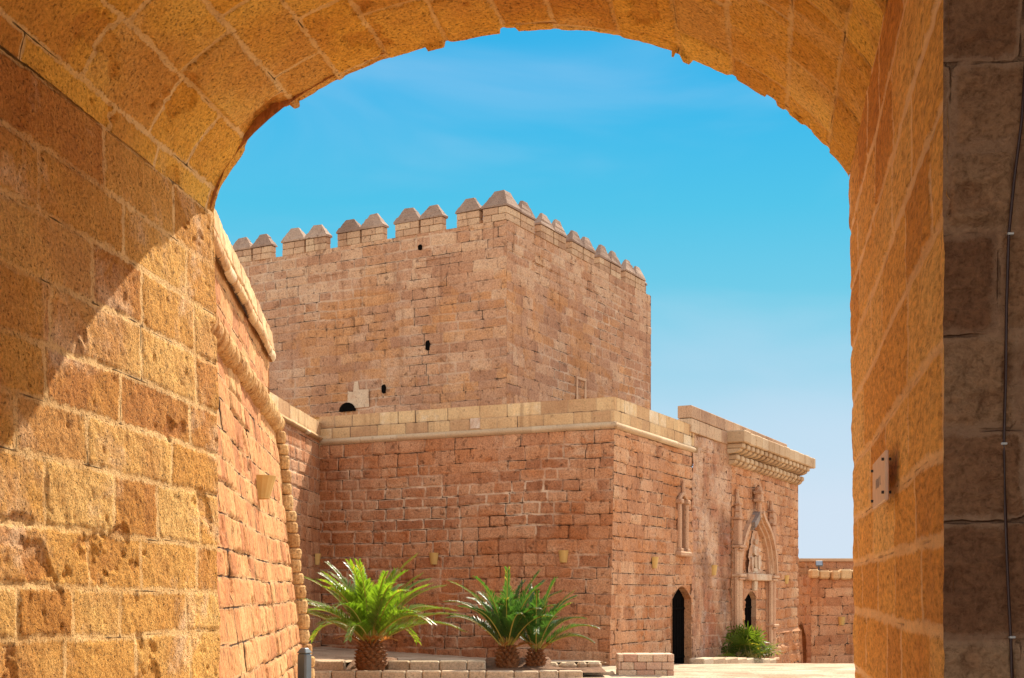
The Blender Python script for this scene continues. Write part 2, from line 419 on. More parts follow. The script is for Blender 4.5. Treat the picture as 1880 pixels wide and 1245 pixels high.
M_string = stone('string_course_stone', [(0, (.40, .26, .15)), (.5, (.48, .32, .18)), (1, (.54, .39, .24))], (.4, .3, .2), gcon=.5, jw=.02, jn=.01, grain=.9, pit=.35, stain=(.7, .62, .58), stain_amt=.6, bstr=.4, gap=.7, pitscale=10)
M_bast = stone('sunlit_bastion_ashlar', [(0, (.32, .125, .05)), (.35, (.45, .20, .08)), (.7, (.52, .265, .105)), (1, (.58, .35, .15))],
               (.46, .29, .14), jw=.03, jn=.02, jamt=(.1, .6), grain=1.0, pit=.45, stain=(.78, .66, .52), stain_amt=.5, bstr=.8, bdist=.025, gap=1.0, pitscale=13, stretch=(1, 1, .45), gcon=1.3, gthr=(.38, .5),
               red=(.50, .20, .075), red_amt=.35)
M_roll = stone('roll_moulding_stone', [(0, (.36, .18, .065)), (.5, (.50, .285, .11)), (1, (.60, .39, .18))], (.4, .26, .13), jw=.024, grain=1.0, pit=.6, stain=(.70, .54, .42), stain_amt=.6, bstr=.9, gap=1.0, pitscale=13, gcon=1.2, gthr=(.40, .5))
M_plaster = stone('old_plaster', [(0, (.28, .145, .085)), (.4, (.42, .225, .125)), (.7, (.50, .275, .155)), (1, (.56, .35, .22))],
                  (.56, .38, .25), jw=.028, jn=.03, jamt=(0, .4), grain=1.1, pit=.8, stain=(.62, .52, .46), stain_amt=.8, bstr=1.0, bdist=.04, gap=.8, gthr=(.48, .56), pitscale=7, gcon=1.3, streak=.6, red=(.36, .125, .06), red_amt=.6, pale=(.44, .34, .27), pale_amt=.5)
M_white = stone('limewashed_relief', [(0, (.40, .25, .15)), (.5, (.54, .39, .26)), (1, (.64, .52, .39))], (.5, .4, .3), jw=.0005, jamt=(0, 0), grain=1.8, pit=.5, stain=(.62, .48, .4), stain_amt=.7, bstr=.8, gap=0, red=(.42, .19, .09), red_amt=.7, pitscale=7)
M_carve = stone('carved_stone', [(0, (.40, .21, .12)), (.5, (.50, .29, .17)), (1, (.56, .37, .23))], (.4, .3, .2), jw=.02, grain=1.3, pit=.5, stain=(.72, .6, .55), stain_amt=.6, bstr=.7, gap=.7, pitscale=10)
M_grey = stone('weathered_hood_stone', [(0, (.15, .12, .105)), (.5, (.24, .19, .16)), (1, (.38, .28, .21))], (.3, .25, .2), jw=.02, grain=1.3, pit=.5, stain=(.6, .6, .6), stain_amt=.5, gap=.5, pitscale=10)
M_kerb = stone('kerb_stone', [(0, (.42, .29, .18)), (.5, (.50, .37, .24)), (1, (.57, .45, .31))], (.4, .32, .24), jw=.015, grain=1.0, pit=.35, stain=(.75, .68, .62), stain_amt=.5, bstr=.5, gap=.6, pitscale=11)
M_pave = stone('courtyard_paving', [(0, (.30, .21, .135)), (.5, (.41, .30, .195)), (1, (.50, .385, .27))], (.45, .36, .26), jw=.02, jn=.01, jamt=(.4, .9), grain=.8, pit=.25, stain=(.66, .58, .5), stain_amt=.8, bstr=.5, gap=.5, pitscale=10)
M_block = stone('block_bench_stone', [(0, (.46, .26, .17)), (.4, (.55, .36, .25)), (.75, (.60, .45, .30)), (1, (.66, .54, .40))], (.36, .25, .18), jw=.016, jn=.004, jamt=(.7, .9), grain=1.2, pit=.25, stain=(.82, .74, .68), stain_amt=.4, bstr=.4, gap=.4, pitscale=12)
M_soil = plain('planter_soil', (.20, .11, .065), .95, .5, 9, .1, 1.0, bdist=.03)
M_dark = plain('dark_oak_and_opening_shade', (.005, .004, .0035), .95, .3, 8, .0)  # near-black wood, also laid in for the shade inside holes and openings
M_lamp = plain('ochre_ceramic', (.50, .30, .09), .65, .12, 7, .3)
M_lampb = plain('dark_iron', (.03, .028, .027), .5, .2, 20, .4)
M_boll = plain('slate_grey_enamel', (.085, .105, .115), .42, .15, 9, .5)
M_cable = plain('dark_brown_cable', (.045, .018, .012), .5, .2, 30, .4)
M_clip = plain('pale_cable_clip', (.5, .47, .42), .5, .1, 30, .4)
M_plaq = plain('pale_plaque_stone', (.66, .47, .33), .6, .12, 18, .3, .2)
M_letter = plain('faded_grey_lettering', (.36, .27, .20), .7, .2, 40, .2)
M_flood = plain('floodlight_grey', (.09, .10, .11), .4, .15, 14, .5)
M_glass = plain('floodlight_glass', (.22, .30, .40), .15, .1, 14, .6)

def leafmat(name, c1, c2, tr):
    s = NT(name); co = s.coord(); t = s.attr('tone'); t2 = s.attr('tone2')
    n = s.noise(co, 6, 3, .5)
    col = s.mix(s.math('ADD', s.math('MULTIPLY', t, .7), s.math('MULTIPLY', n, .3)), c1, c2)
    col = s.mix(s.ss(t2, .80, 1.0), col, (.30, .20, .04))
    p = s.bsdf(col, .38, spec=.55)
    tl = s.n('ShaderNodeBsdfTranslucent')
    tcol = s.mix(1.0, col, tr, 'MULTIPLY'); s.l(tcol, tl.inputs['Color'])
    mx = s.n('ShaderNodeMixShader'); mx.inputs[0].default_value = .45
    s.l(p.outputs[0], mx.inputs[1]); s.l(tl.outputs[0], mx.inputs[2])
    return s.done(mx)
M_leaf = leafmat('palm_leaf', (.055, .115, .008), (.17, .225, .018), (2.2, 2.4, 1.2))
M_leaf2 = leafmat('shade_tinted_palm_leaf', (.028, .07, .012), (.06, .12, .018), (1.8, 2.0, 1.2))  # same palm leaf darkened, shade put into its colour
M_fan = leafmat('fan_palm_leaf', (.018, .048, .010), (.10, .14, .012), (2.4, 2.3, 1.0))
M_dry = leafmat('dry_palm_leaf', (.36, .14, .03), (.50, .26, .07), (1.4, 1.2, 1.0))
M_trunk = plain('palm_leaf_bases', (.25, .105, .04), .8, .5, 11, .2, .8, bdist=.02)

# ================================================================ THE GATEWAY the camera looks through
GA = R(10.85)
ga = np.array([math.sin(GA), math.cos(GA), 0]); gl = np.array([math.cos(GA), -math.sin(GA), 0])
U1, U0, WL, WR, ZS, RISE = 7.18, 3.5, -3.144, .455, 3.81, .93
WC, HW = (WL + WR) / 2, (WR - WL) / 2
def gp(u, w, z): return ga * u + gl * w + np.array([0, 0, z])
def gP(u, w, z): return np.multiply.outer(u, ga) + np.multiply.outer(w, gl) + np.multiply.outer(z, np.array([0, 0, 1.0]))
gate = thing('stone_gateway', tuple(gp(U1, WC, 0)), 'ochre stone gateway whose shadowed vault and side walls frame the whole view', 'gateway')

def edge_rag(U, V, k, amp):      # broken arris at the far end of the passage
    e = 1 - sstep(0, .14, U)
    return e * amp * ((fbm(V * 2.2, V * 0 + k, k, 4) - .5) * 2 + 1.5 * (vnoise(V * 9, V * 0, k + 3) > .86) * -1.0)
# left side wall
def f_left(U, V, H):
    u = U1 - U + edge_rag(U, V, 3, .05)
    w = WL + .045 * (1 - V / ZS) + H
    return gP(u, w, V + .045 * U * V / ZS)
vbl = [0.0]; rng = np.random.default_rng(5)
# course lines read off the picture at the far arris
zl = sorted([zat(y, 7.62) for y in (1500, 1420, 1340, 1255, 1164, 1092, 1009, 915, 836, 757, 668, 576, 488)] )
vbl = np.array([-.05] + [z for z in zl if z > 0.02] + [3.82])
acc = Acc()
masonry(acc, f_left, 3.7, 3.82, .011, (.26, .3), (.46, .95), 11, depth=.004, jw=.03, bev=.012, warp=.014, rough=.005, boff=.002, vb=vbl, holes=.004, fine=.0035, fsc=(.045, .06), spall=.010, ssc=2.6)
acc.build('side_wall', M_gate, gate, True)
# right jamb
def f_right(U, V, H):
    u = U1 - U + edge_rag(U, V, 8, .03)
    w = WR + .04 * (V / ZS - 1) * -1 - H
    return gP(u, w, V)
zr = np.array([-.05, .3, .58, .87, 1.2, 1.5, 1.75, 1.98, 2.27, 2.6, 2.9, 3.2, 3.52, 3.84, 4.3])
acc = Acc()
masonry(acc, f_right, 3.68, 3.95, .013, (.26, .3), (.5, 1.0), 12, depth=.004, jw=.028, bev=.012, warp=.012, rough=.005, boff=.002, vb=zr, holes=.0, fine=.004, fsc=(.12, .05))
acc.build('side_wall', M_jamb, gate, True)
# vault
th = np.linspace(0, math.pi, 800)
tw = WC - HW * np.cos(th); tz = ZS + RISE * np.sin(th).clip(0) ** np.where(th > math.pi / 2, 1.66, 1.2)
arc = np.concatenate([[0], np.cumsum(np.hypot(np.diff(tw), np.diff(tz)))])
dw = np.gradient(tw, arc); dz = np.gradient(tz, arc); ln = np.hypot(dw, dz); tnw, tnz = dz / ln, -dw / ln
def f_vault(U, V, H):
    w = np.interp(V, arc, tw); z = np.interp(V, arc, tz) + .045 * U * (1 - V / arc[-1]); nw = np.interp(V, arc, tnw); nz = np.interp(V, arc, tnz)
    u = U1 - U + edge_rag(U, V, 21, .035)
    e = 1 - sstep(0, .22, U)
    br = sstep(.62, .8, fbm(V * 1.7, V * 0 + 2.2, 31, 4)) * e * .05 + sstep(0, 1, 1 - np.abs(V - .62) / .3) * (1 - sstep(0.05, .30, U)) * .06
    drip = (vnoise(V * 7, V * 0, 41) > .84) * (1 - sstep(0, .05, U)) * .03
    h = H - br + drip
    return gP(u, w + nw * h, z + nz * h)
acc = Acc()
masonry(acc, f_vault, 3.7, float(arc[-1]), .012, (.29, .36), (.42, .85), 13, depth=.007, jw=.024, bev=.014, warp=.012, rough=.006, boff=.004, holes=.005, fine=.003, fsc=(.05, .05), spall=.016, ssc=2.6, sthr=.68)
acc.build('vault', M_vault, gate, True)
# outer faces of the gate wall, roof, and an unseen cover added behind to darken the inner face
def arch_z(w): return np.interp(w, tw, tz)
def gate_face(u, wmin, wmax, ztop, acc, skip_right=None):
    ws = np.linspace(WL, WR, 41)
    for a, b in zip(ws[:-1], ws[1:]):
        acc.poly([gp(u, a, arch_z(a) + .01), gp(u, b, arch_z(b) + .01), gp(u, b, ztop), gp(u, a, ztop)], [(0, 1, 2, 3)])
    acc.poly([gp(u, wmin, -.6), gp(u, WL - .01, -.6), gp(u, WL - .01, ztop), gp(u, wmin, ztop)], [(0, 1, 2, 3)])
    r0 = WR + .045 if skip_right is None else skip_right
    acc.poly([gp(u, r0, -.6), gp(u, wmax, -.6), gp(u, wmax, ztop), gp(u, r0, ztop)], [(0, 1, 2, 3)])
    if skip_right: acc.poly([gp(u, WR, 5.4), gp(u, skip_right, 5.4), gp(u, skip_right, ztop), gp(u, WR, ztop)], [(0, 1, 2, 3)])
acc = Acc(); gate_face(U1 - .07, -9, 7, 7.0, acc); acc.build('outer_face', M_bast, gate)
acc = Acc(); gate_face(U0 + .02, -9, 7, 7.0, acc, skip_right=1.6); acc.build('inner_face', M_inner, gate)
acc = Acc(); acc.poly([gp(u, w, 7.0) for u, w in ((U0, -9), (U1 - .07, -9), (U1 - .07, 7), (U0, 7))], [(0, 1, 2, 3)]); acc.build('roof', M_bast, gate)
def f_inner(U, V, H): return gP(U0 - H, WR + U, V)
zi = np.array([-.1, .25, .5] + [zat(y, 3.35) for y in (1180, 965, 800, 625, 440, 285, 130, -40, -200, -380, -560)][0:] )
zi = np.sort(np.concatenate([zi[zi < zat(1180, 3.35) - .1], [zat(y, 3.35) for y in (1180, 965, 800, 625, 440, 285, 130, -40, -200, -380, -560)], [5.5]]))
acc = Acc()
masonry(acc, f_inner, 1.15, 5.4, .009, (.22, .26), (.17, .40), 14, depth=.006, jw=.03, bev=.015, warp=.008, rough=.022, boff=.004, vb=zi, fine=.016, fsc=(.04, .022), spall=.014, ssc=5, sthr=.64)
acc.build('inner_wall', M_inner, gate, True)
acc = Acc()
masonry(acc, lambda U, V, H: gP(U0 - H, WL - U, V), 3.8, 5.4, .02, (.24, .3), (.35, .7), 16, depth=.006, jw=.03, bev=.015, warp=.008, rough=.010, boff=.003)
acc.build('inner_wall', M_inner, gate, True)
acc = Acc()
acc.poly([gp(U0, 3.2, -.1), gp(-5, 3.2, -.1), gp(-5, 3.2, 5.2), gp(U0, 3.2, 5.2)], [(0, 1, 2, 3)])
acc.poly([gp(U0, -7, -.1), gp(-5, -7, -.1), gp(-5, -7, 5.2), gp(U0, -7, 5.2)], [(0, 1, 2, 3)])
acc.poly([gp(U0, -7, 5.2), gp(U0, 3.2, 5.2), gp(-1.6, 3.2, 5.2), gp(-1.6, -7, 5.2)], [(0, 1, 2, 3)])
acc.build('unseen_shade_cover', M_inner, gate)  # added walls and roof out of view, sized to set the darkness here

# plaque on the right jamb (own thing), fixings and worn lettering
def jamb_pt(px, py, h=0.0):     # point on the jamb plane seen at a pixel
    tl = math.tan(math.atan((px - CX) / F) - GA); u = (WR - h) / tl
    Y = u * math.cos(GA) - (WR - h) * math.sin(GA)
    return u, zat(py, Y)
ua, za = jamb_pt(1616, 852); ub, zb = jamb_pt(1640, 920)
zt = jamb_pt(1616, 852)[1]; zb = jamb_pt(1616, 935)[1]
plq = thing('wall_plaque', tuple(gp((ua + ub) / 2, WR, zb)), 'small pale plaque with worn lettering fixed to the right jamb of the gateway', 'plaque')
acc = Acc(); acc.box(gp((ua + ub) / 2, WR - .022, (zt + zb) / 2), (ua - ub, .014, zt - zb), (ga, gl, (0, 0, 1)), bev=.004); acc.build('panel', M_plaq, plq)
for du, dz_ in ((.06, .03), (-.06, .03), (-.06, -.03), (.06, -.03)):
    acc = Acc(); uu = (ua if du > 0 else ub) - du * .5; zz = (zt if dz_ > 0 else zb) - dz_
    c = gp(uu, WR - .028, zz); acc.tube([c - gl * .010, c + gl * .024], .0055, 8); acc.build('bolt', M_lampb, plq)
um = (ua + ub) / 2; zm = zb + (zt - zb) * .47
rg = random.Random(4)
for i in range(7):
    if i == 5: continue
    acc = Acc(); uu = um + .085 - .028 * i
    acc.box(gp(uu, WR - .0300, zm + rg.uniform(-.003, .003)), (.006, .003, .034), (ga, gl, (0, 0, 1)))
    if i in (0, 2, 4, 6): acc.box(gp(uu - .009, WR - .0300, zm + rg.choice((-.013, .013, 0))), (.013, .0034, .006), (ga, gl, (0, 0, 1)))
    acc.build('letter', M_letter, plq)
# cable down the dark inner wall
def inner_pt(px, py, h=.03):
    tl = math.tan(math.atan((px - CX) / F) - GA); u = U0 - h; w = u * tl
    return gp(u, w, zat(py, u * math.cos(GA) - w * math.sin(GA)))
cab_px = [(1886, 60), (1876, 220), (1862, 330), (1852, 430), (1848, 560), (1846, 700), (1843, 815), (1846, 940), (1850, 1060), (1856, 1180), (1860, 1290), (1862, 1500), (1858, 1900)]
cpts = [inner_pt(x, y) for x, y in cab_px]
cb = thing('electric_cable', tuple(inner_pt(1860, 1900, 0)), 'thin dark cable running down the shadowed wall at the right edge', 'cable')
acc = Acc(); acc.tube(cpts, .004, 8); acc.build('cord', M_cable, cb, True)
for px, py in ((1855, 430), (1843, 815), (1858, 1170)):
    acc = Acc(); acc.box(inner_pt(px, py, .028), (.015, .016, .006), (gl, ga, (0, 0, 1)), bev=.002); acc.build('clip', M_clip, cb)

# ================================================================ GROUND
def gz(X, Y):
    d = np.maximum(Y - 26.0, 0)
    return np.maximum(.0 + np.clip((Y - 6) / 18, 0, 1) * .06 - np.minimum(d, 60) * .026 - d * d * .0013, -1.55)
def sheet(xs, ys, dz=0.0):
    X, Y = np.meshgrid(xs, ys, indexing='ij'); return np.stack([X, Y, gz(X, Y) + dz], -1)
xs = np.concatenate([np.linspace(-900, -40, 8), np.linspace(-30, 40, 36), np.linspace(50, 900, 8)])
ys = np.concatenate([np.linspace(-900, -30, 8), np.linspace(-20, 80, 101), np.linspace(100, 1500, 8)])
acc = Acc(); acc.grid(sheet(xs, ys, -.03))
g = acc.build('ground', M_pave, None, True); g['kind'] = 'structure'
acc = Acc()
def f_pave(U, V, H):
    X = -12 + U; Y = 16 + V; return np.stack([X, Y, gz(X, Y) + H], -1)
masonry(acc, f_pave, 30, 40, .08, (.45, .7), (.5, 1.0), 15, depth=.012, jw=.02, bev=.02, warp=.02, rough=.006, boff=.004)
g = acc.build('courtyard', M_pave, None, True); g['kind'] = 'structure'

# ================================================================ LEFT BASTION (sunlit, battered, with rope roll)
LB = np.array([-1.93, 0, 0]); LD = np.array([-.09, 1.0, 0]); LDn = LD / np.linalg.norm(LD); LN = np.array([LDn[1], -LDn[0], 0])
YE = 20.1; ZT = 4.2; ZC = 5.16; ZTOP = 5.62
PE = LB + LD * YE; Y0L = 8.2; P0 = LB + LD * Y0L; LL = float(np.linalg.norm(PE - P0))
bst = thing('corner_bastion', tuple(PE + np.array([0, 0, .1])), 'sunlit leaning bastion just beyond the left jamb, with rounded rope moulding', 'bastion')
def bat(V): return .10 + .44 * np.clip((ZT - V) / 3.7, 0, 1.2)
acc = Acc()
masonry(acc, plane_f(P0 + np.array([0, 0, -.3]), LDn, LN, lambda V: bat(V - .3)), LL, ZT + .3, .026, (.24, .34), (.3, .62), 21, spall=.02, ssc=1.6, depth=.022, jw=.022, bev=.012, warp=.016, rough=.007, boff=.008, holes=.014, fine=.006, fsc=(.04, .10))
acc.poly([PE + LN * .1 + (0, 0, 0), PE + LN * .65 + (0, 0, -.3), PE + (-6, .6, -.3), PE + (-6, .6, 5.2), PE + (0, 0, 5.2)], [(0, 1, 2, 3, 4)])
acc.build('battered_wall', M_bast, bst, True)
acc = Acc()
masonry(acc, plane_f(P0 + np.array([0, 0, ZT]), LDn, LN), LL, ZC - ZT + .1, .03, (.24, .32), (.35, .7), 22, depth=.014, jw=.022, bev=.012, warp=.014, rough=.007, boff=.006)
acc.build('upper_wall', M_bast, bst, True)
acc = Acc()
def f_cop(U, V, H):          # parapet coping: a rounded lip, then stones leaning back
    h = np.where(V < .16, .05 + .065 * np.sqrt(np.clip(1 - ((V - .08) / .085) ** 2, 0, 1)), .09 - (V - .16) * .12) + H
    P = (P0 + np.array([0, 0, ZC])) + U[..., None] * LDn + h[..., None] * LN; P[..., 2] += V; return P
masonry(acc, f_cop, LL, ZTOP - ZC, .02, (.23, .23), (.5, .9), 23, depth=.024, jw=.022, bev=.018, warp=.014, rough=.010, boff=.005, fine=.007, fsc=(.06, .06), vb=np.array([-.01, .165, .6]))
acc.poly([P0 + LN * .04 + (0, 0, ZTOP), PE + LN * .04 + (0, 0, ZTOP), PE - LN * 5 + (0, 0, ZTOP), P0 - LN * 5 + (0, 0, ZTOP)], [(0, 1, 2, 3)])
acc.poly([PE + LN * .05 + (0, 0, ZC), PE + LN * .04 + (0, 0, ZTOP), PE - LN * 5 + (0, 0, ZTOP), PE - LN * 5 + (0, 0, ZC)], [(0, 1, 2, 3)])
acc.build('coping', M_yel, bst, True)
acc = Acc()
def f_roll(U, V, H):
    a = V / .16; rr = .165 + H
    c = (P0 + LN * .07 + np.array([0, 0, ZT + .02])) + U[..., None] * LDn
    P = c + (np.cos(a - math.pi / 2) * 0 + np.sin(a) * rr)[..., None] * LN; P[..., 2] += -np.cos(a) * rr; return P
masonry(acc, f_roll, LL + .1, .16 * math.pi, .014, (.6, .6), (.11, .26), 24, depth=.026, jw=.02, bev=.022, warp=.016, rough=.012, boff=.008, fine=.008, fsc=(.05, .05), vb=np.array([-.2, .7]))
acc.build('roll_moulding', M_roll, bst, True)
rg = random.Random(9)
acc = Acc(); z = ZT - .1; k = 0
while z > .12:
    h = rg.uniform(.17, .25)
    cxy = PE + LN * (bat(np.array(z - h / 2)) + .015) + LDn * .02
    rr = rg.uniform(.125, .15); nseg = 14; vs_ = []; fs_ = []
    prof = [(0.0, .80), (.12, .95), (.5, 1.02), (.88, .95), (1.0, .80)]
    ox, oy = rg.uniform(-.015, .015), rg.uniform(-.015, .015)
    for (q, sc_) in prof:
        for i in range(nseg):
            w = 2 * math.pi * i / nseg
            vs_.append((cxy[0] + ox + math.cos(w) * rr * sc_ * rg.uniform(.97, 1.03), cxy[1] + oy + math.sin(w) * rr * sc_, z - q * (h - .012)))
    for r_ in range(4):
        for i in range(nseg): fs_.append((r_ * nseg + i, r_ * nseg + (i + 1) % nseg, (r_ + 1) * nseg + (i + 1) % nseg, (r_ + 1) * nseg + i))
    fs_.append(tuple(range(nseg))); fs_.append(tuple(range(5 * nseg - 1, 4 * nseg - 1, -1)))
    acc.poly(vs_, fs_, rg.random(), rg.random()); z -= h
acc.build('corner_roll', M_roll, bst)

# ================================================================ FRONT BASTION of the fortress
C = np.array([2.405, 30.7, 0]); DR = np.array([.4382, .8989, 0]); NR = np.array([.8989, -.4382, 0])
DL = np.array([-.9029, .4299, 0]); NL = np.array([-.4299, -.9029, 0])
LLEN = 8.25; I = C + DL * LLEN
ZSTR, ZPAR, ZCOP = 5.48, 5.64, 6.23
def gzp(p): return float(gz(np.array(p[0]), np.array(p[1])))
front = thing('front_bastion', tuple(C), 'reddish masonry bastion with yellow parapet standing below the crenellated keep', 'bastion')
bL = lambda V: .30 * np.clip((ZSTR - V) / 5.5, 0, 1.2)
def tf_L(U, V, T, T2, H):  # weathering with a shape of its own
    # pale newer quoins under the string course at the corner; rubble patch low on the left
    q = ((U < .75 + .3 * (np.floor(V / .31) % 2)) & (V > 4.9 + .5))
    T = np.where(q, .98, T)
    low = sstep(.9, .2, V - .5) * sstep(2.0, 3.2, U) * sstep(7.6, 6.4, U)
    H = H - .06 * low * fbm(U * 4, V * 5, 3, 3)
    z = V - .5
    og = sstep(6.3, 7.9, U + 1.2 * (fbm(U * .8, z * .8, 6, 3) - .5)) * sstep(4.6, 3.6, z) * sstep(.4, 1.4, z)
    T2 = T2 + 1.3 * og
    damp = sstep(1.5, .3, z + 1.0 * (fbm(U * .9, z * .9, 9, 3) - .5)) * sstep(2.2, 4.5, U)
    T = T - .5 * damp
    lime = sstep(1.2, 2.4, U) * sstep(7.2, 6.0, U) * sstep(2.3, 2.9, z) * sstep(4.6, 4.0, z)
    T2 = T2 - 2.2 * lime * sstep(.38, .5, fbm(U * .7, z * 1.5, 21, 3))
    T = T - .22 * sstep(.52, .7, fbm(U * .35, z * .5, 12, 3)) + .22 * sstep(.52, .7, fbm(U * .4, z * .5, 14, 3))
    return T, T2, H
acc = Acc()
masonry(acc, plane_f(C + np.array([0, 0, -.5]), DL, NL, lambda V: bL(V - .5)), LLEN, ZSTR + .5, .027, (.235, .36), (.34, .85), 31, spall=.025, ssc=1.3, depth=.03, jw=.026, bev=.018, warp=.022, rough=.012, boff=.008, tonefn=tf_L, holes=.02)
acc.build('left_wall', M_red, front, True)

# right face: s along DR from the corner; opening for the pointed door
SD0, SD1, ZD = 4.11, 5.70, 1.0
def zdoor_base(s): return gzp(C + DR * s)
ZB = -.36
def door_in(s, z, s0=SD0, s1=SD1, spring=1.45, apex=1.80):
    m = (s0 + s1) / 2; x = np.abs(s - m) / ((s1 - s0) / 2)
    top = spring + (apex - spring) * np.clip(1 - x ** 1.7, 0, 1)
    return (s > s0) & (s < s1) & (z < top)
ZD0 = -1.7
SEAM = 5.88
acc = Acc()
f_rw0 = plane_f(C + np.array([0, 0, ZD0]), DR, NR)
def f_rw(U, V, H):
    b = bL(V + ZD0); return f_rw0(-b + U * (SEAM + b) / SEAM, V, H)
SW0, SW1, ZW0, ZW1 = 4.72, 5.06, 2.78, 4.02       # slit window
def keepR(U, V):
    z = V + ZD0
    return ~door_in(U, z) & ~((U > SW0) & (U < SW1) & (z > ZW0) & (z < ZW1))
masonry(acc, f_rw, SEAM, ZSTR - ZD0, .03, (.25, .36), (.38, .85), 33, spall=.03, ssc=1.5, sthr=.64, depth=.034, jw=.026, bev=.018, warp=.024, rough=.012, boff=.008, keep=keepR, holes=.025,
        tonefn=lambda U, V, T, T2, H: (np.where((U < .8 + .3 * (np.floor(V / .31) % 2)) & (V + ZD0 > 4.85), .98, T), T2, H))
acc.build('right_wall', M_redr, front, True)
def onR(s, z, h=0.0): return C + DR * s + NR * h + np.array([0, 0, z])
def onL(s, z, h=0.0): return C + DL * s + NL * h + np.array([0, 0, z])
def reveal(outline, depth, acc, rng_, step=.3):
    """side faces of an opening; outline in (s, z), swept back into the wall"""
    for (a, b) in zip(outline[:-1], outline[1:]):
        P = [onR(a[0], a[1], .012), onR(b[0], b[1], .012), onR(b[0], b[1], -depth), onR(a[0], a[1], -depth)]
        acc.poly(P, [(0, 1, 2, 3)], rng_.random(), rng_.random())
def door_outline(s0, s1, zb, spring, apex, n=10):
    m = (s0 + s1) / 2; hw = (s1 - s0) / 2
    o = [(s0, zb + (spring - zb) * i / 6) for i in range(7)]
    for i in range(1, 2 * n):
        x = -1 + i / n
        o.append((m + x * hw, spring + (apex - spring) * (1 - abs(x) ** 1.7)))
    o += [(s1, spring + (zb - spring) * i / 6) for i in range(7)]
    return o
rr_ = random.Random(3)
acc = Acc(); reveal(door_outline(SD0, SD1, ZD0, 1.45, 1.80), .24, acc, rr_); acc.build('doorway', M_redr, front)
def door_leaf(s0, s1, zb, spring, apex, depth, parent, top_fn=True):
    acc = Acc(); n = 8; o = door_outline(s0, s1, zb, spring, apex)
    acc.prism([onR(s, z, -depth) for s, z in o], -NR * .06)
    # planks and bands on the leaf
    for i in range(1, 7):
        s = s0 + (s1 - s0) * i / 7; acc.box(onR(s, (zb + spring) / 2, -depth), (.02, .03, spring - zb), (DR, NR, (0, 0, 1)))
    d = acc.build('door', M_dark, parent)
    for z in (zb + .5 * (spring - zb), spring - .25):
        acc = Acc(); acc.box(onR((s0 + s1) / 2, z, -depth + .02), ((s1 - s0) * .95, .02, .06), (DR, NR, (0, 0, 1)), bev=.004)
        acc.build('iron_band', M_dark, d)
door_leaf(SD0, SD1, ZD0, 1.45, 1.80, .19, front)
# rough rounded strip beside the door
# slit window: reveal, dark pane standing for the shade inside, carved frame
acc = Acc(); reveal([(SW0, ZW0), (SW0, ZW1), (SW1, ZW1), (SW1, ZW0), (SW0, ZW0)], .2, acc, rr_)
wfr = acc
for s_, r_ in ((SW0 - .12, .07), (SW1 + .10, .07)):
    wfr.tube([onR(s_, ZW0 - .05, .04), onR(s_, ZW1 + .05, .04)], r_, 8)
    wfr.box(onR(s_, ZW0 - .02, .04), (.2, .2, .1), (DR, NR, (0, 0, 1)), bev=.02); wfr.box(onR(s_, ZW1 + .04, .05), (.2, .2, .12), (DR, NR, (0, 0, 1)), bev=.02)
wfr.box(onR((SW0 + SW1) / 2, ZW0 - .12, .07), (.95, .2, .13), (DR, NR, (0, 0, 1)), bev=.03)
w_o = []
for i in range(13):
    x = -1 + i / 6; w_o.append(((SW0 + SW1) / 2 + x * .36, ZW1 + .06 + .20 * (1 - abs(x) ** 1.5)))
for i in range(12):
    a, b = w_o[i], w_o[i + 1]
    wfr.tube([onR(*a, .05), onR(*b, .05)], .06, 6)
wfr.tube([onR((SW0 + SW1) / 2, ZW1 + .24, .05), onR((SW0 + SW1) / 2, ZW1 + .62, .05)], [.07, .03], 6)
win = wfr.build('window', M_carve, front)
acc = Acc(); acc.box(onR((SW0 + SW1) / 2, (ZW0 + ZW1) / 2, -.2), (SW1 - SW0 + .02, .02, ZW1 - ZW0 + .02), (DR, NR, (0, 0, 1))); acc.build('pane', M_dark, win)
# string course and parapet (both faces) ; string = half-round over a small fillet
def string_f(D, N, P, off=.0):
    def f(U, V, H):
        a = np.clip(V / .17, 0, 1) * math.pi
        h = .02 + np.sin(a) ** .8 * .065 + H
        Q = P + U[..., None] * D + h[..., None] * N; Q[..., 2] += V * .95; return Q
    return f
acc = Acc()
masonry(acc, string_f(DL, NL, C + np.array([0, 0, ZSTR]) + NL * 0 + NR * .08), LLEN + .0, .17, .028, (.2, .2), (.7, 1.3), 41, depth=.012, jw=.016, bev=.015, warp=.006, rough=.006, boff=.004, vb=np.array([-.05, .3]))
masonry(acc, string_f(DR, NR, C + np.array([0, 0, ZSTR]) + NL * .08), SEAM + .12, .17, .028, (.2, .2), (.7, 1.3), 42, depth=.012, jw=.016, bev=.015, warp=.006, rough=.006, boff=.004, vb=np.array([-.05, .3]))
acc.poly([onR(SEAM + .12, ZSTR, -.1), onR(SEAM + .12, ZSTR, .1), onR(SEAM + .12, ZSTR + .17, .1), onR(SEAM + .12, ZSTR + .17, -.1)], [(0, 1, 2, 3)])
acc.build('string_course', M_string, front, True)
acc = Acc()
tfw = lambda U, V, T, T2, H: (T, T2, H)
masonry(acc, plane_f(C + np.array([0, 0, ZPAR - .02]), DL, NL), LLEN, ZCOP - ZPAR + .02, .028, (.3, .3), (.45, .85), 43, depth=.012, jw=.016, bev=.012, warp=.004, rough=.005, boff=.004, vb=np.array([-.01, .30, .7]))
masonry(acc, plane_f(C + np.array([0, 0, ZPAR - .02]), DR, NR), SEAM + .15, ZCOP - ZPAR + .02, .028, (.3, .3), (.45, .85), 44, depth=.012, jw=.016, bev=.012, warp=.004, rough=.005, boff=.004, vb=np.array([-.01, .30, .7]))
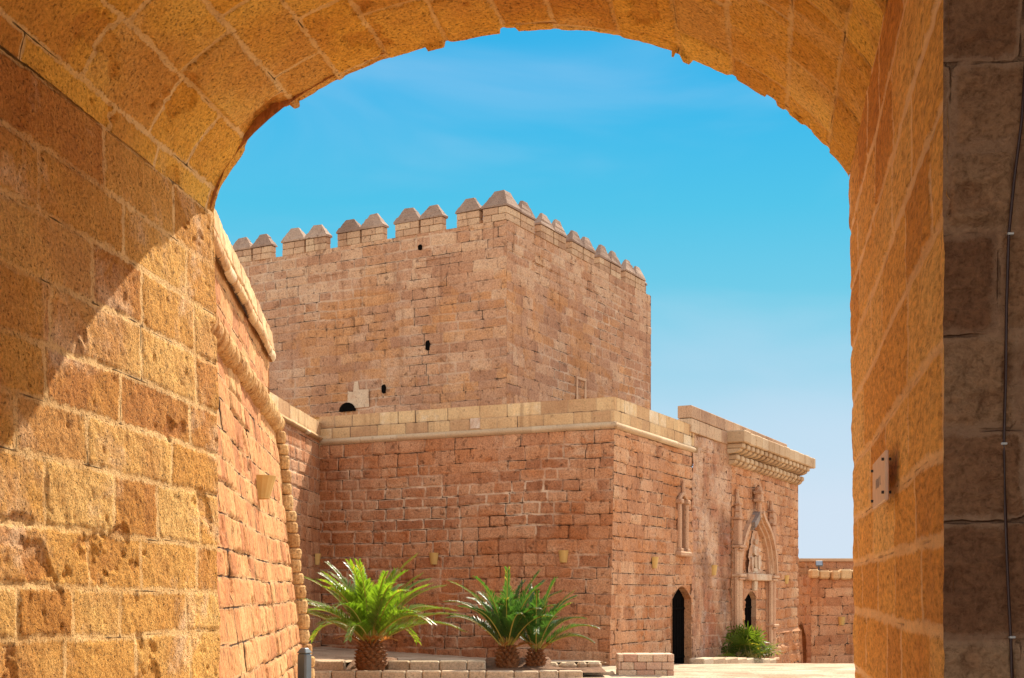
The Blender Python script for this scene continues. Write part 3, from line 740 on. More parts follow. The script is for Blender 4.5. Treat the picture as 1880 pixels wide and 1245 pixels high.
for A_, B_ in ((C, I), (C, C + DR * (SEAM + .15))):
    iv = np.array([-.36, .3, 0]) * 1.2
    acc.poly([A_ + (0, 0, ZCOP), B_ + (0, 0, ZCOP), B_ + iv + (0, 0, ZCOP), A_ + iv + (0, 0, ZCOP), A_ + iv + (0, 0, 5.6), B_ + iv + (0, 0, 5.6)], [(0, 1, 2, 3), (3, 2, 5, 4)], .7)
acc.poly([onR(SEAM + .15, ZSTR, 0), onR(SEAM + .15, ZCOP, 0), onR(SEAM + .15, ZCOP, -.5), onR(SEAM + .15, ZSTR, -.5)], [(0, 1, 2, 3)], .7)
acc.build('parapet', M_yel, front, True)
acc = Acc(); sq = on_line(873, C, DL); acc.box(onL(sq, 5.80, .012), (.27, .04, .26), (DL, NL, (0, 0, 1)), .9, .5, bev=.008); acc.build('pale_block', M_white, front)
# terrace roof behind the parapet
E = C + DR * 17.75
acc = Acc()
acc.poly([C + (0, 0, 5.6), C + DR * 10 + (0, 0, 5.6), C + DR * 10 - NR * 9 + (0, 0, 5.6), I + DR * 9 + (-6, 0, 5.6), I + (0, 0, 5.6)], [(0, 1, 2, 3, 4)])
acc.build('roof', M_pave, front)

# ---------------------------------------------------------------- curtain wall running back to the inner corner
CD = np.array([-.067, -1.0, 0]); CD /= np.linalg.norm(CD); CN = np.array([1.0, -.067, 0]); CN /= np.linalg.norm(CN)
curt = thing('curtain_wall', tuple(I), 'shaded curtain wall between the sunlit bastion and the inner corner', 'wall')
ZI = 6.08
acc = Acc()
masonry(acc, plane_f(I + np.array([0, 0, -.4]), CD, CN, lambda V: .12 * np.clip((5.8 - V) / 5.8, 0, 1)), 12, 5.75 + .4 - .15, .032, (.27, .36), (.4, .85), 51, depth=.02, jw=.026, bev=.018, warp=.018, rough=.010, boff=.007)
acc.build('wall', M_red, curt, True)
acc = Acc()
def f_cc(U, V, H):
    h = np.where(V < .14, .02 + np.sin(np.clip(V / .14, 0, 1) * math.pi) ** .8 * .09, .03) + H
    P = I + np.array([0, 0, ZI - .5]) + U[..., None] * CD + h[..., None] * CN; P[..., 2] += V; return P
masonry(acc, f_cc, 12, .5, .03, (.3, .3), (.6, 1.1), 52, depth=.01, jw=.016, bev=.012, warp=.004, rough=.006, boff=.004, vb=np.array([-.01, .14, .6]))
acc.poly([I + CN * .03 + (0, 0, ZI), I + CD * 12 + CN * .03 + (0, 0, ZI), I + CD * 12 - CN * .6 + (0, 0, ZI), I - CN * .6 + (0, 0, ZI)], [(0, 1, 2, 3)], .7)
acc.build('coping', M_yel, curt, True)

# ================================================================ PORTAL TOWER (right part of the facade)
port = thing('portal_tower', tuple(onR(SEAM, gzp(onR(SEAM, 0)))), 'facade tower with carved portal, plastered strip and corbelled cornice on the right', 'tower')
SP = 9.45; SE = 17.75; ZPB = 6.42; ZPT = 6.76
acc = Acc()
def f_pl(U, V, H):
    P = onR(SEAM - .09, -1.9) + U[..., None] * DR + (H + .01)[..., None] * NR; P[..., 2] += V; return P
def tf_pl(U, V, T, T2, H):
    return np.clip((fbm(U * 1.3, V * .9, 3, 5) - .5) * 3.6 + .5, -.2, 1.1), fbm(U * 1.3, V * .5, 8, 4), H - .04 * sstep(.55, .6, fbm(U * 1.6, V * 1.6, 9, 4))
masonry(acc, f_pl, SP - SEAM + .14, 6.3 + 1.9, .034, (.27, .38), (.42, .9), 61, depth=.030, jw=.024, bev=.03, warp=.028, rough=.024, boff=.006, tonefn=tf_pl, holes=.02)
acc.build('plastered_wall', M_plaster, port, True)
PD0, PD1 = 10.95, 12.25; PSP, PAP = 1.42, 1.68
def keepP(U, V):
    s = U + SP; z = V - 1.9
    return ~door_in(s, z, PD0, PD1, PSP, PAP)
acc = Acc()
masonry(acc, plane_f(onR(SP, -1.9, .03), DR, NR), SE - SP, 6.3 + 1.9, .034, (.27, .38), (.42, .9), 62, spall=.03, ssc=1.5, sthr=.64, depth=.04, jw=.028, bev=.025, warp=.028, rough=.018, boff=.012, keep=keepP, holes=.03)
acc.poly([onR(SE, -1.9, .03), onR(SE, 6.2, .03), onR(SE, 6.2, -7), onR(SE, -1.9, -7)], [(0, 1, 2, 3)])
acc.build('wall', M_redr, port, True)
acc = Acc()
masonry(acc, plane_f(onR(13.2, -1.9, .10), DR, NR, lambda V: .08 * np.clip((2.2 - V) / 2.2, 0, 1)), SE - 13.2 + .1, 2.2, .034, (.3, .45), (.4, .8), 63, depth=.06, jw=.03, bev=.07, warp=.04, rough=.05, boff=.03, holes=.03)
acc.poly([onR(13.2, .28, .10), onR(SE + .1, .28, .10), onR(SE + .1, .40, .0), onR(13.2, .40, .0)], [(0, 1, 2, 3)])
acc.poly([onR(13.2, -1.9, .23), onR(13.2, .3, .13), onR(13.2, .45, 0), onR(13.2, -1.9, 0)], [(0, 1, 2, 3)])
acc.poly([onR(SE + .1, -1.9, .23), onR(SE + .1, .3, .13), onR(SE + .1, .45, 0), onR(SE + .1, -1.9, 0)], [(0, 1, 2, 3)])
acc.build('rough_plinth', M_redr, port, True)
# parapet (thick slab wall) on top
rg = random.Random(17)
acc = Acc()
S0P, S1P = 5.60, 16.1
for zi_, (z0, z1) in enumerate(((6.02, 6.40), (6.41, 6.76))):
    s = S0P + (.0 if zi_ else .0)
    while s < S1P - .05:
        w = min(rg.uniform(.5, .95), S1P - s)
        acc.box(onR(s + w / 2, (z0 + z1) / 2, -.17 + .02 + rg.uniform(-.006, .006)), (w - .012, .40, z1 - z0 - .008), (DR, NR, (0, 0, 1)), rg.random(), rg.random(), bev=.014); s += w
acc.build('parapet', M_merlon, port)
# cornice slab
acc = Acc(); s = 8.95
while s < SE + .24:
    w = min(rg.uniform(.55, .9), SE + .28 - s)
    acc.box(onR(s + w / 2, 6.24 + rg.uniform(-.01, .01), .22 + rg.uniform(-.02, .02)), (w - .012, .72, .36), (DR, NR, (0, 0, 1)), rg.random(), rg.random(), bev=.03); s += w
acc.build('cornice', M_string, port)
for row, (zc, hh, pr) in enumerate(((5.90, .32, .46), (5.58, .32, .24))):
    n = 17
    for i in range(n):
        s = 9.2 + (SE + (.10 if row == 0 else .0) - 9.2) * (i + (.0 if row == 0 else .35)) / n
        acc = Acc(); w = rg.uniform(.27, .34)
        acc.box(onR(s, zc + hh * .25 + rg.uniform(-.01, .01), pr / 2), (w, pr + .1, hh * .5), (DR, NR, (0, 0, 1)), rg.random(), rg.random(), bev=.03)
        # rounded nose below
        nose = []
        for q in range(7):
            a = q / 6 * math.pi / 2
            nose.append(onR(s - w / 2, zc - hh * .42 * math.sin(a), pr * math.cos(a) * .92))
        nose += [onR(s - w / 2, zc - hh * .42, 0), onR(s - w / 2, zc, 0)]
        acc.prism(nose, DR * w, rg.random(), rg.random())
        acc.build('corbel', M_string, port)
# carved portal: door, clustered pilasters with pinnacles, ogee hood, lintel, relief
acc = Acc(); reveal(door_outline(PD0, PD1, -1.9, PSP, PAP), .2, acc, rr_); acc.build('doorway', M_carve, port)
door_leaf(PD0, PD1, -1.9, PSP, PAP, .14, port)
def pilaster(s0, w, ztop):
    acc = Acc()
    for (q, r_, h_) in ((.0, .085, .20), (.18, .06, .24), (.34, .085, .18)):
        acc.tube([onR(s0 + q * w / .34, -1.5, h_ * .7), onR(s0 + q * w / .34, 3.0, h_ * .7)], r_, 8, rg.random(), rg.random())
    acc.box(onR(s0 + w / 2, .7, .06), (w + .1, .16, 4.5), (DR, NR, (0, 0, 1)), .5, .5)
    for z, k in ((2.15, 1.25), (.55, 1.2), (3.02, 1.25), (-.55, 1.25)):
        acc.box(onR(s0 + w / 2, z, .13), ((w + .18) * k * .85, .36, .09), (DR, NR, (0, 0, 1)), rg.random(), rg.random(), bev=.03)
        acc.box(onR(s0 + w / 2, z - .1, .12), ((w + .1) * k * .85, .30, .06), (DR, NR, (0, 0, 1)), rg.random(), rg.random(), bev=.02)
    # upper stage and pinnacle
    acc.box(onR(s0 + w / 2, 3.45, .10), (w * .85, .24, .78), (DR, NR, (0, 0, 1)), .3, .6, bev=.03)
    acc.box(onR(s0 + w / 2, 3.88, .10), (w * 1.1, .30, .08), (DR, NR, (0, 0, 1)), .3, .6, bev=.02)
    c = onR(s0 + w / 2, 0, .1)
    acc.tube([c + np.array([0, 0, 3.9]), c + np.array([0, 0, 4.2]), c + np.array([0, 0, ztop - .12]), c + np.array([0, 0, ztop])], [w * .42, w * .3, .05, .07], 6, .6, .3)
    for z in (4.1, 4.3): acc.box(c + np.array([0, 0, z]), (w * .75, .25, .06), (DR, NR, (0, 0, 1)), .4, .4, bev=.02)
    acc.build('pilaster', M_carve, port)
pilaster(9.62, .42, 4.75); pilaster(13.55, .42, 4.65)
# ogee hood: two mirrored bands of stepped mouldings
MS, HSW = 12.0, 1.75
def ogee(x):   # 0 at springing, 1 at apex
    x = min(max(x, 0), 1)
    return (1 - (1 - x) ** 2.3) ** .62 * .84 + .16 * x ** 6
def hood(side, bands, x0, mat):
    acc = Acc(); n = 14
    for (wd, pr, off) in bands:
        pts = []
        for i in range(n + 1):
            x = x0 + (1 - x0) * i / n; pts.append((MS + side * (HSW + off - .26) * (1 - x), 2.25 + (1.72 + off * .8) * ogee(x)))
        for a, b in zip(pts[:-1], pts[1:]):
            d = np.array([b[0] - a[0], b[1] - a[1]]); d /= np.hypot(*d); nn = np.array([-d[1], d[0]]) * wd / 2
            q = [(a[0] - nn[0], a[1] - nn[1]), (b[0] - nn[0], b[1] - nn[1]), (b[0] + nn[0], b[1] + nn[1]), (a[0] + nn[0], a[1] + nn[1])]
            acc.prism([onR(s_, z_, 0) for s_, z_ in q], NR * pr, .3 + .5 * rg.random(), rg.random())
    acc.build('ogee_hood', mat, port)
hood(-1, ((.12, .12, .26), (.12, .08, .13), (.12, .05, .0)), 0, M_carve)
hood(1, ((.13, .34, .26), (.13, .24, .13), (.13, .14, .0)), 0, M_carve)
hood(-1, ((.20, .24, .20), (.16, .16, .08)), .62, M_grey)
acc = Acc()
acc.tube([onR(MS, 4.0, .2), onR(MS, 4.45, .18), onR(MS, 4.6, .18), onR(MS, 4.95, .16), onR(MS, 5.05, .16)], [.10, .07, .16, .12, .05], 8)
for z in (4.55, 4.8): acc.box(onR(MS, z, .17), (.34, .28, .1), (DR, NR, (0, 0, 1)), bev=.03)
acc.build('finial', M_carve, port)
acc = Acc(); acc.box(onR(MS + .1, 2.12, .1), (2.7, .24, .22), (DR, NR, (0, 0, 1)), bev=.03); acc.box(onR(MS - .1, 1.86, .07), (.35, .12, .34), (DR, NR, (0, 0, 1)), bev=.03)
acc.build('lintel', M_white, port)
acc = Acc()
masonry(acc, plane_f(onR(MS - .95, 2.25, .06), DR, NR), 1.9, 1.35, .03, (2, 2), (5, 5), 64, depth=0, jw=.01, bev=.02, warp=.01, rough=.05, boff=0, keep=lambda U, V: V < 1.35 * np.clip(1.25 * (1 - np.abs(U - .95) / .95) ** .6, 0, 1))
r = random.Random(31)
for (x, z, w, h, t_) in ((-.1, 2.95, .62, .30, .9), (-.1, 2.6, .30, .40, .2), (-.45, 2.55, .24, .45, .8), (.28, 2.6, .22, .42, .7), (-.1, 3.25, .34, .16, .1), (-.1, 2.36, .5, .10, .6)):
    n = 9; o_ = []
    for q in range(n):
        an = 2 * math.pi * q / n; k = r.uniform(.8, 1.15)
        o_.append((MS + x + math.copysign(abs(math.cos(an)) ** .6, math.cos(an)) * w / 2 * k, z + math.copysign(abs(math.sin(an)) ** .6, math.sin(an)) * h / 2 * k))
    acc.prism([onR(*p, .05) for p in o_], NR * r.uniform(.05, .09), t_, r.random())
acc.build('relief', M_white, port)

# ================================================================ THE KEEP
T0 = np.array([-.17, 42.0, 0]); TL = np.array([-.8682, .4961, 0]); TR = np.array([.4718, .8818, 0]); NTL = np.array([-.4961, -.8682, 0]); NTR = np.array([.8818, -.4718, 0])
TLL, TRL, ZF, ZCB, ZCT = 11.65, 12.25, 13.62, 14.08, 14.58
keep_ = thing('crenellated_keep', (T0[0], T0[1], 4.0), 'tall square keep crowned with pyramid capped merlons against the blue sky', 'tower')
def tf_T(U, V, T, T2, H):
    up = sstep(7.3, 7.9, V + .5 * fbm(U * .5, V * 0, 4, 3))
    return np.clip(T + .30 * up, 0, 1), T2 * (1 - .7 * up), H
acc = Acc()
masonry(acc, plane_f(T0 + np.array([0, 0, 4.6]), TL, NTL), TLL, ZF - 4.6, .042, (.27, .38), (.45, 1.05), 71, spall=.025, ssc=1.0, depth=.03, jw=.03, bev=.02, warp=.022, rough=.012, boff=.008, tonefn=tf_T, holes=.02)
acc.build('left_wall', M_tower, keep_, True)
acc = Acc()
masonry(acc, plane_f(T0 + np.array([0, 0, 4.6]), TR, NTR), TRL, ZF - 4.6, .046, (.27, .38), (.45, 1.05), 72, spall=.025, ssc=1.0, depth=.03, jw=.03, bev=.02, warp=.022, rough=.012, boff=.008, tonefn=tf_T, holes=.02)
K2 = T0 + TL * TLL; K3 = T0 + TR * TRL; K4 = K2 + TR * TRL
acc.poly([K2 + (0, 0, 4), K2 + (0, 0, ZF), K4 + (0, 0, ZF), K4 + (0, 0, 4), K3 + (0, 0, ZF), K3 + (0, 0, 4)], [(0, 1, 2, 3), (3, 2, 4, 5)])
acc.build('right_wall', M_tower, keep_, True)
acc = Acc(); acc.poly([p + np.array([0, 0, 12.7]) for p in (T0, K3, K4, K2)], [(0, 1, 2, 3)])
for A_, D_, N_, L_ in ((T0, TL, NTL, TLL), (T0, TR, NTR, TRL), (K2, TR, -NTL * 0 - TL * -1, TRL), (K3, TL, -TR * -1, TLL)):
    N_ = np.array(N_)
    acc.poly([A_ - N_ * .5 + (0, 0, 12.7), A_ + D_ * L_ - N_ * .5 + (0, 0, 12.7), A_ + D_ * L_ - N_ * .5 + (0, 0, ZF), A_ - N_ * .5 + (0, 0, ZF), A_ + (0, 0, ZF), A_ + D_ * L_ + (0, 0, ZF)], [(0, 1, 2, 3), (3, 2, 5, 4)])
acc.build('wall_walk', M_merlon, keep_)
rg = random.Random(23)
TH = .28
def merlon(P, D, N, w, corner=False):
    """P = outer foot at the start of the merlon"""
    D = np.array(D); N = np.array(N); dep = w if corner else TH
    acc = Acc(); nr = 2; h = (ZCB - ZF) / nr
    for r_ in range(nr):
        x = 0.0; cuts = [0, rg.uniform(.35, .65) * w, w]
        for a, b in zip(cuts[:-1], cuts[1:]):
            acc.box(P + D * (a + b) / 2 - N * dep / 2 + np.array([0, 0, ZF + h * (r_ + .5)]) + N * rg.uniform(-.004, .01), (b - a - .014, dep, h - .012), (D, N, (0, 0, 1)), rg.random(), rg.random(), bev=.014)
    m = acc.build('merlon', M_merlon, keep_)
    acc = Acc(); c = P + D * w / 2 - N * dep / 2; ov = .035
    lean = rg.uniform(-.025, .025); hz = ZCT - ZCB + rg.uniform(-.045, .035) + (.10 if corner else 0)
    tw_, td_ = w * (.36 if not corner else .42), dep * (.30 if not corner else .42)
    def ringp(z, ww, dd): return [c + D * x * ww / 2 + N * y * dd / 2 * 1.0 + D * (z - ZCB) * lean * 2 + np.array([rg.uniform(-.014, .014), rg.uniform(-.014, .014), z + rg.uniform(-.014, .014)]) for x, y in ((-1, -1), (1, -1), (1, 1), (-1, 1))]
    W0, D0 = w + 2 * ov - .01, dep + 2 * ov
    lv = [ringp(ZCB + .004, W0, D0), ringp(ZCB + .06, W0, D0)]
    k = 3
    for i in range(1, k + 1):
        q = i / k
        if i < k: lv.append(ringp(ZCB + .06 + (hz - .06) * q - .006, W0 + (tw_ - W0) * q + .012, D0 + (td_ - D0) * q + .012))
        lv.append(ringp(ZCB + .06 + (hz - .06) * q, W0 + (tw_ - W0) * q - (.012 if i < k else 0), D0 + (td_ - D0) * q - (.012 if i < k else 0)))
    vs_ = [p for r_ in lv for p in r_]; fs_ = [(3, 2, 1, 0)]
    for i in range(len(lv) - 1):
        for q in range(4): fs_.append((i * 4 + q, i * 4 + (q + 1) % 4, i * 4 + 4 + (q + 1) % 4, i * 4 + 4 + q))
    n_ = len(lv) * 4; fs_.append((n_ - 4, n_ - 3, n_ - 2, n_ - 1))
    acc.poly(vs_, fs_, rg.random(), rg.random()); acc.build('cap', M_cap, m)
capsL = [(422, 461), (463.5, 506), (518, 558.5), (561, 607), (619, 661), (663.5, 712), (725, 769), (771.5, 821), (838, 881)]
for a, b in capsL:
    sa, sb = on_line(b, T0, TL), on_line(a, T0, TL)
    if (a, b) in capsL[1::2] or b == 881: sa += .20 if b != 881 else .02
    else: sa -= .0
    merlon(T0 + TL * sa, TL, NTL, sb - sa)
cw = on_line(886, T0, TL)
# corner merlon: square in plan
merlon(T0 + TL * 0.0 + NTL * 0, TL, -TR, cw, True) if False else merlon(T0, TL, NTL, cw, True)
s = cw + .07
wR = 1.0
first = True
pat = [(wR, .46)] + [(.94, .07), (.94, .46)] * 5
for w, gap in pat:
    if s + w > TRL + .05: break
    merlon(T0 + TR * s, TR, NTR, w); s += w + gap
# rear battlements, seen through the gaps from a step aside
for A_, D_, N_, L_ in ((K2, TR, TL, TRL), (K3, TL, TR, TLL)):
    s = .2
    while s < L_ - 1.0:
        merlon(A_ + D_ * s, D_, N_, 1.0); s += 1.25
# dark patches standing for the shade inside small openings in the left wall
def onT(px, py, D=TL, N=NTL, h=0.0):
    t = on_line(px, T0, D); P = T0 + D * t + N * h; P[2] = zat(py, P[1]); return P
for (px, py, w, h) in ((785, 634, .10, .22), (704, 714, .09, .20), (771, 454, .09, .12)):
    acc = Acc(); c = onT(px, py, h=.02)
    o = [(-.5, -.5), (.1, -.55), (.45, -.4), (.5, .3), (.2, .5), (-.3, .55), (-.6, .2)]
    acc.prism([c + TL * x * w * 1.6 + np.array([0, 0, z * h * 1.4]) for x, z in o], -NTL * .05); acc.build('putlog_hole', M_dark, keep_)
c = onT(639, 755, h=.07)
acc = Acc(); o = [(math.cos(a) * .34, math.sin(a) * .30) for a in np.linspace(0, math.pi, 13)]
acc.prism([c + TL * x + np.array([0, 0, z]) for x, z in o], -NTL * .06); acc.build('blind_opening', M_dark, keep_)
acc = Acc(); c = onT(660, 728, h=.03)
o = [(-.42, -.45), (.50, -.45), (.48, .25), (.25, .2), (.2, .6), (.05, .62), (.0, .28), (-.40, .25)]
acc.prism([c + TL * -x * -1 * 1.0 + np.array([0, 0, z * .85]) for x, z in o], -NTL * .02, .35, .3); acc.build('plaster_patch', M_white, keep_)
acc = Acc(); c = T0 + TR * on_line(1066, T0, TR) + NTR * .02; c[2] = zat(720, c[1])
for dx in (-.35, .35): acc.box(c + TR * dx, (.10, .06, .9), (TR, NTR, (0, 0, 1)), .9, .2, bev=.02)
acc.box(c + np.array([0, 0, .47]), (.85, .06, .10), (TR, NTR, (0, 0, 1)), .9, .2, bev=.02)
acc.build('blocked_window', M_carve, keep_)

# ================================================================ FAR COURTYARD WALL at the right
fw = thing('courtyard_wall', (12.5, 50.0, -1.55), 'low stone wall with rough coping blocks and dark arch at the far right', 'wall')
X0 = (1489 - CX) / F * 50
acc = Acc()
masonry(acc, plane_f((X0, 50, -1.8), (1, 0, 0), (0, -1, 0)), 6, 4.15, .045, (.33, .45), (.5, 1.3), 81, depth=.04, jw=.035, bev=.04, warp=.03, rough=.02, boff=.012, holes=.02)
acc.build('wall', M_redr, fw, True)
UA0, UA1 = 2.3, 4.25
def arch_o(n=14):
    m = (UA0 + UA1) / 2; h = (UA1 - UA0) / 2
    return [(UA0, -1.8), (UA0, -.55)] + [(m - h * math.cos(t_), -.55 + .95 * math.sin(t_)) for t_ in np.linspace(0, math.pi, n)] + [(UA1, -.55), (UA1, -1.8)]
def keepS(U, V):
    z = V - 1.8; m = (UA0 + UA1) / 2; h = (UA1 - UA0) / 2
    return ~((U > UA0) & (U < UA1) & (z < -.55 + .95 * np.sqrt(np.clip(1 - ((U - m) / h) ** 2, 0, 1))))
acc = Acc()
masonry(acc, plane_f((X0, 55, -1.8), (0, -1, 0), (-1, 0, 0)), 5, 4.15, .05, (.33, .45), (.5, 1.0), 82, depth=.03, jw=.035, bev=.04, warp=.03, rough=.02, boff=.012, keep=keepS)
o_ = arch_o()
for p_, q_ in zip(o_[:-1], o_[1:]):
    acc.poly([(X0 - .01, 55 - p_[0], p_[1]), (X0 - .01, 55 - q_[0], q_[1]), (X0 + .7, 55 - q_[0], q_[1]), (X0 + .7, 55 - p_[0], p_[1])], [(0, 1, 2, 3)], rg.random(), rg.random())
acc.poly([(X0, 50, 2.34), (X0 + 6, 50, 2.34), (X0 + 6, 55, 2.34), (X0, 55, 2.34)], [(0, 1, 2, 3)])
acc.build('side_wall', M_redr, fw, True)
acc = Acc(); acc.prism([(X0 + .5, 55 - u_, z_) for u_, z_ in o_], (.06, 0, 0)); acc.build('gate', M_dark, fw)  # near-black sheet in place of the shade inside the arch
acc = Acc(); x = X0 - .1
while x < X0 + 6:
    w = rg.uniform(.35, .6); acc.box((x + w / 2, 49.97 + rg.uniform(-.05, .05), 2.35 + rg.uniform(-.05, .04)), (w - .03, .5, rg.uniform(.30, .42)), None, rg.random(), rg.random(), bev=.06); x += w
acc.build('coping', M_yel, fw)
bw_ = thing('rear_wall', (14, 55.2, -1.55), 'plain taller wall rising behind the low wall at the far right', 'wall')
acc = Acc()
masonry(acc, plane_f((9, 55.2, -1.8), (1, 0, 0), (0, -1, 0)), 12, 4.75, .05, (.3, .42), (.5, 1.0), 83, depth=.03, jw=.035, bev=.04, warp=.025, rough=.02, boff=.012)
acc.poly([(9, 55.2, 2.95), (21, 55.2, 2.95), (21, 55.8, 2.95), (9, 55.8, 2.95)], [(0, 1, 2, 3)])
acc.build('wall', M_tower, bw_, True)
acc = Acc(); acc.box((15, 55.45, 3.02), (12, .7, .14), None, .6, .4, bev=.03); acc.build('coping', M_string, bw_)
# floodlight on the low wall
fl = thing('floodlight', ((1504 - CX) / F * 50.2, 50.2, 2.5), 'small grey floodlight standing on the low far wall', 'floodlight')
bx = (1504 - CX) / F * 50.2
acc = Acc(); acc.box((bx, 50.2, 2.75), (.28, .12, .22), ((.96, -.26, 0), (.26, .93, -.26), (0, .27, .96)), bev=.02); acc.build('housing', M_flood, fl)
acc = Acc(); acc.box((bx - .017, 50.138, 2.765), (.22, .012, .16), ((.96, -.26, 0), (.26, .93, -.26), (0, .27, .96))); acc.build('lens', M_glass, fl)
acc = Acc(); acc.box((bx, 50.25, 2.56), (.05, .05, .16)); acc.box((bx, 50.25, 2.515), (.24, .12, .03)); acc.build('bracket', M_lampb, fl)

# ================================================================ WALL SCONCES
def sconce(P, D, N, label, sc=1.0, out=1.0, wd=1.0):
    P = np.array(P, float); D = np.array(D); N = np.array(N)
    o = thing('wall_sconce', tuple(P), label, 'wall lamp', 'ochre bucket lamps on the walls')
    acc = Acc(); n = 10; ht = .29 * sc
    def ring(z, r, d): return [P + D * math.cos(a) * r * wd + N * (.012 + math.sin(a) * d * out) + np.array([0, 0, z]) for a in np.linspace(0, math.pi, n)]
    r1 = ring(-ht / 2, .088 * sc, .085 * sc); r2 = ring(ht / 2, .128 * sc, .135 * sc); r3 = ring(ht / 2, .112 * sc, .118 * sc); r4 = ring(-ht / 2 + .03, .078 * sc, .072 * sc)
    vs_ = r1 + r2 + r3 + r4; fs_ = []
    for k in range(3):
        for i in range(n - 1): fs_.append((k * n + i, k * n + i + 1, (k + 1) * n + i + 1, (k + 1) * n + i))
    fs_.append(tuple(range(n - 1, -1, -1))); fs_.append(tuple(range(3 * n, 4 * n)))
    acc.poly(vs_, fs_); acc.build('shade', M_lamp, o)
    acc = Acc(); acc.box(P + N * .018, (.15 * sc, .03, .22 * sc), (D, N, (0, 0, 1)), bev=.004); acc.build('back_plate', M_lampb, o)
def on_left(px, py, h=0.0):
    p = onL(on_line(px, C, DL), 0); z = zat(py, p[1]); return onL(on_line(px, C, DL), z, float(bL(np.array(z))) + h)
def on_right(px, py, h=0.0):
    p = onR(on_line(px, C, DR), 0); return onR(on_line(px, C, DR), zat(py, p[1]), h)
yb = on_line(471, LB + LN * .25, LD); pb = LB + LN * .25 + LD * yb; zb_ = zat(895, pb[1]); pb = LB + LD * yb + LN * float(bat(np.array(zb_))); pb[2] = zb_
sconce(pb, LDn, LN, 'ochre bucket lamp on the sunlit leaning bastion beside the left jamb', .95, 1.75, 1.7)
pc = I + CD * .75 + CN * .06; pc[2] = zat(1027, pc[1]); sconce(pc, CD, CN, 'bucket lamp in the dark inner corner behind the big sunlit palm', 1.0)
sconce(on_left(803, 1026), DL, NL, 'bucket lamp on the shaded red wall above and between the palms', 1.0)
sconce(on_left(1040, 1022), DL, NL, 'bucket lamp on the shaded red wall near the bastion corner', 1.0)
sconce(on_right(1199, 1033), DR, NR, 'bucket lamp on the facade between bastion corner and slit window', 1.0)
sconce(on_right(1308, 1047), DR, NR, 'bucket lamp on the plastered strip above the fan palm', 1.0)
sconce(on_right(1440, 1064, .03), DR, NR, 'bucket lamp on the masonry right of the carved portal', 1.0)
sconce(((1545 - CX) / F * 49.97, 49.97, zat(1140, 50)), (1, 0, 0), (0, -1, 0), 'bucket lamp on the low far wall under the rough coping', 1.1)

# ================================================================ TERRACE, KERBS, STEP, BENCH, BOLLARD
def zter(X, Y):
    a = np.clip((Y - 25.2) / 7, 0, 1); wl = np.clip(-.049 * (X + .4), -.03, .25)
    return .27 * (1 - a) + (wl + .01) * a
acc = Acc()
def f_ter(U, V, H):
    X = -9 + U; Y = 25.15 + V; return np.stack([X, Y, zter(X, Y) + H], -1)
masonry(acc, f_ter, 11.0, 10.4, .06, (.4, .6), (.45, .9), 91, depth=.01, jw=.02, bev=.02, warp=.02, rough=.005, boff=.004,
        keep=lambda U, V: ~((U - 9 > -3.15) & (U - 9 < -2.35) & (V < .5)) & ~((U - 9 > -.5) & (U - 9 < .75) & (V < 1.2)) & ~((U - 9 > .7) & (V < .85)) & (U - 9 < 1.9 + 0 * V) )
g = acc.build('terrace', M_pave, None, True); g['kind'] = 'structure'
def kerb(x0, x1, y, z0, z1, dep, wid, label, seed, yslope=0.0, jit=.01, bev=.02, mat=None):
    r = random.Random(seed)
    o = Acc(); x = x0
    while x < x1 - .04:
        w = min(r.uniform(*wid), x1 - x)
        if x1 - x - w < .1: w = x1 - x
        yy = y + (x - x0) * yslope
        hh = z1 - z0 + .15
        o.box((x + w / 2, yy + r.uniform(-jit, jit), z1 - hh / 2 + r.uniform(-jit, jit) * .6), (w - .012, dep, hh), ((math.cos(r.uniform(-.02, .02)), math.sin(r.uniform(-.02, .02)), 0), (0, 1, 0), (0, 0, 1)), r.random(), r.random(), bev=bev)
        x += w
    ob = o.build('stone_kerb', mat or M_kerb, None, False, ((x0 + x1) / 2, y, z0))
    return tag(ob, label, 'kerb', 'pale kerbs edging the palm planters')
kerb(-4.2, 1.30, 24.0, .06, .185, .26, (.3, .62), 'long low kerb of pale stones along the front of the palm planters', 1)
kerb(-4.0, -3.2, 25.1, .14, .31, .30, (.5, .8), 'short raised kerb block between bollard and big palm', 2)
kerb(-2.38, -.50, 25.1, .14, .31, .26, (.35, .62), 'raised kerb of squared stones between the big palm and the paired palms', 3)
kerb(.72, 1.78, 25.9, .10, .24, .30, (.14, .42), 'rough kerb of uneven stones right of the paired palms', 4, 0, .03, .045)
kerb(1.34, 1.95, 24.9, .02, .12, .35, (.4, .6), 'low flat kerb slab beside the masonry block bench', 5)
acc = Acc()
X, Y = np.meshgrid(np.linspace(-4.2, 1.75, 90), np.linspace(24.1, 26.6, 40), indexing='ij')
c1 = sstep(-3.3, -3.15, X) * sstep(-2.2, -2.35, X); c2 = sstep(-.65, -.5, X) * sstep(.9, .75, X)
zs = .15 + c1 * .15 * sstep(25.0, 25.7, Y) + c2 * .15 * sstep(25.3, 26.4, Y) - .10 * (Y > 25.3 + .55 * (X > .7)) * (1 - np.maximum(c1, c2))
acc.grid(np.stack([X, Y, zs + .05 * (fbm(X * 3, Y * 3, 3, 4) - .5)], -1))
g = acc.build('planter_soil', M_soil, None, True); g['kind'] = 'structure'
# stone step along the facade in front of the doors
st = Acc(); s = 3.9; r = random.Random(8)
while s < 11.0:
    w = r.uniform(.7, 1.2); p = onR(s + w / 2, 0, .75); zt_ = zat(1223, p[1]) if False else gzp(p) + .16
    st.box((p[0], p[1], zt_ - .14), (w - .012, .42, .28), (DR, NR, (0, 0, 1)), r.random(), r.random(), bev=.025); s += w
ob = st.build('stone_step', M_kerb, None, False, tuple(onR(7, gzp(onR(7, 0)), .75))); tag(ob, 'long low stone step in front of the dark doors', 'step')
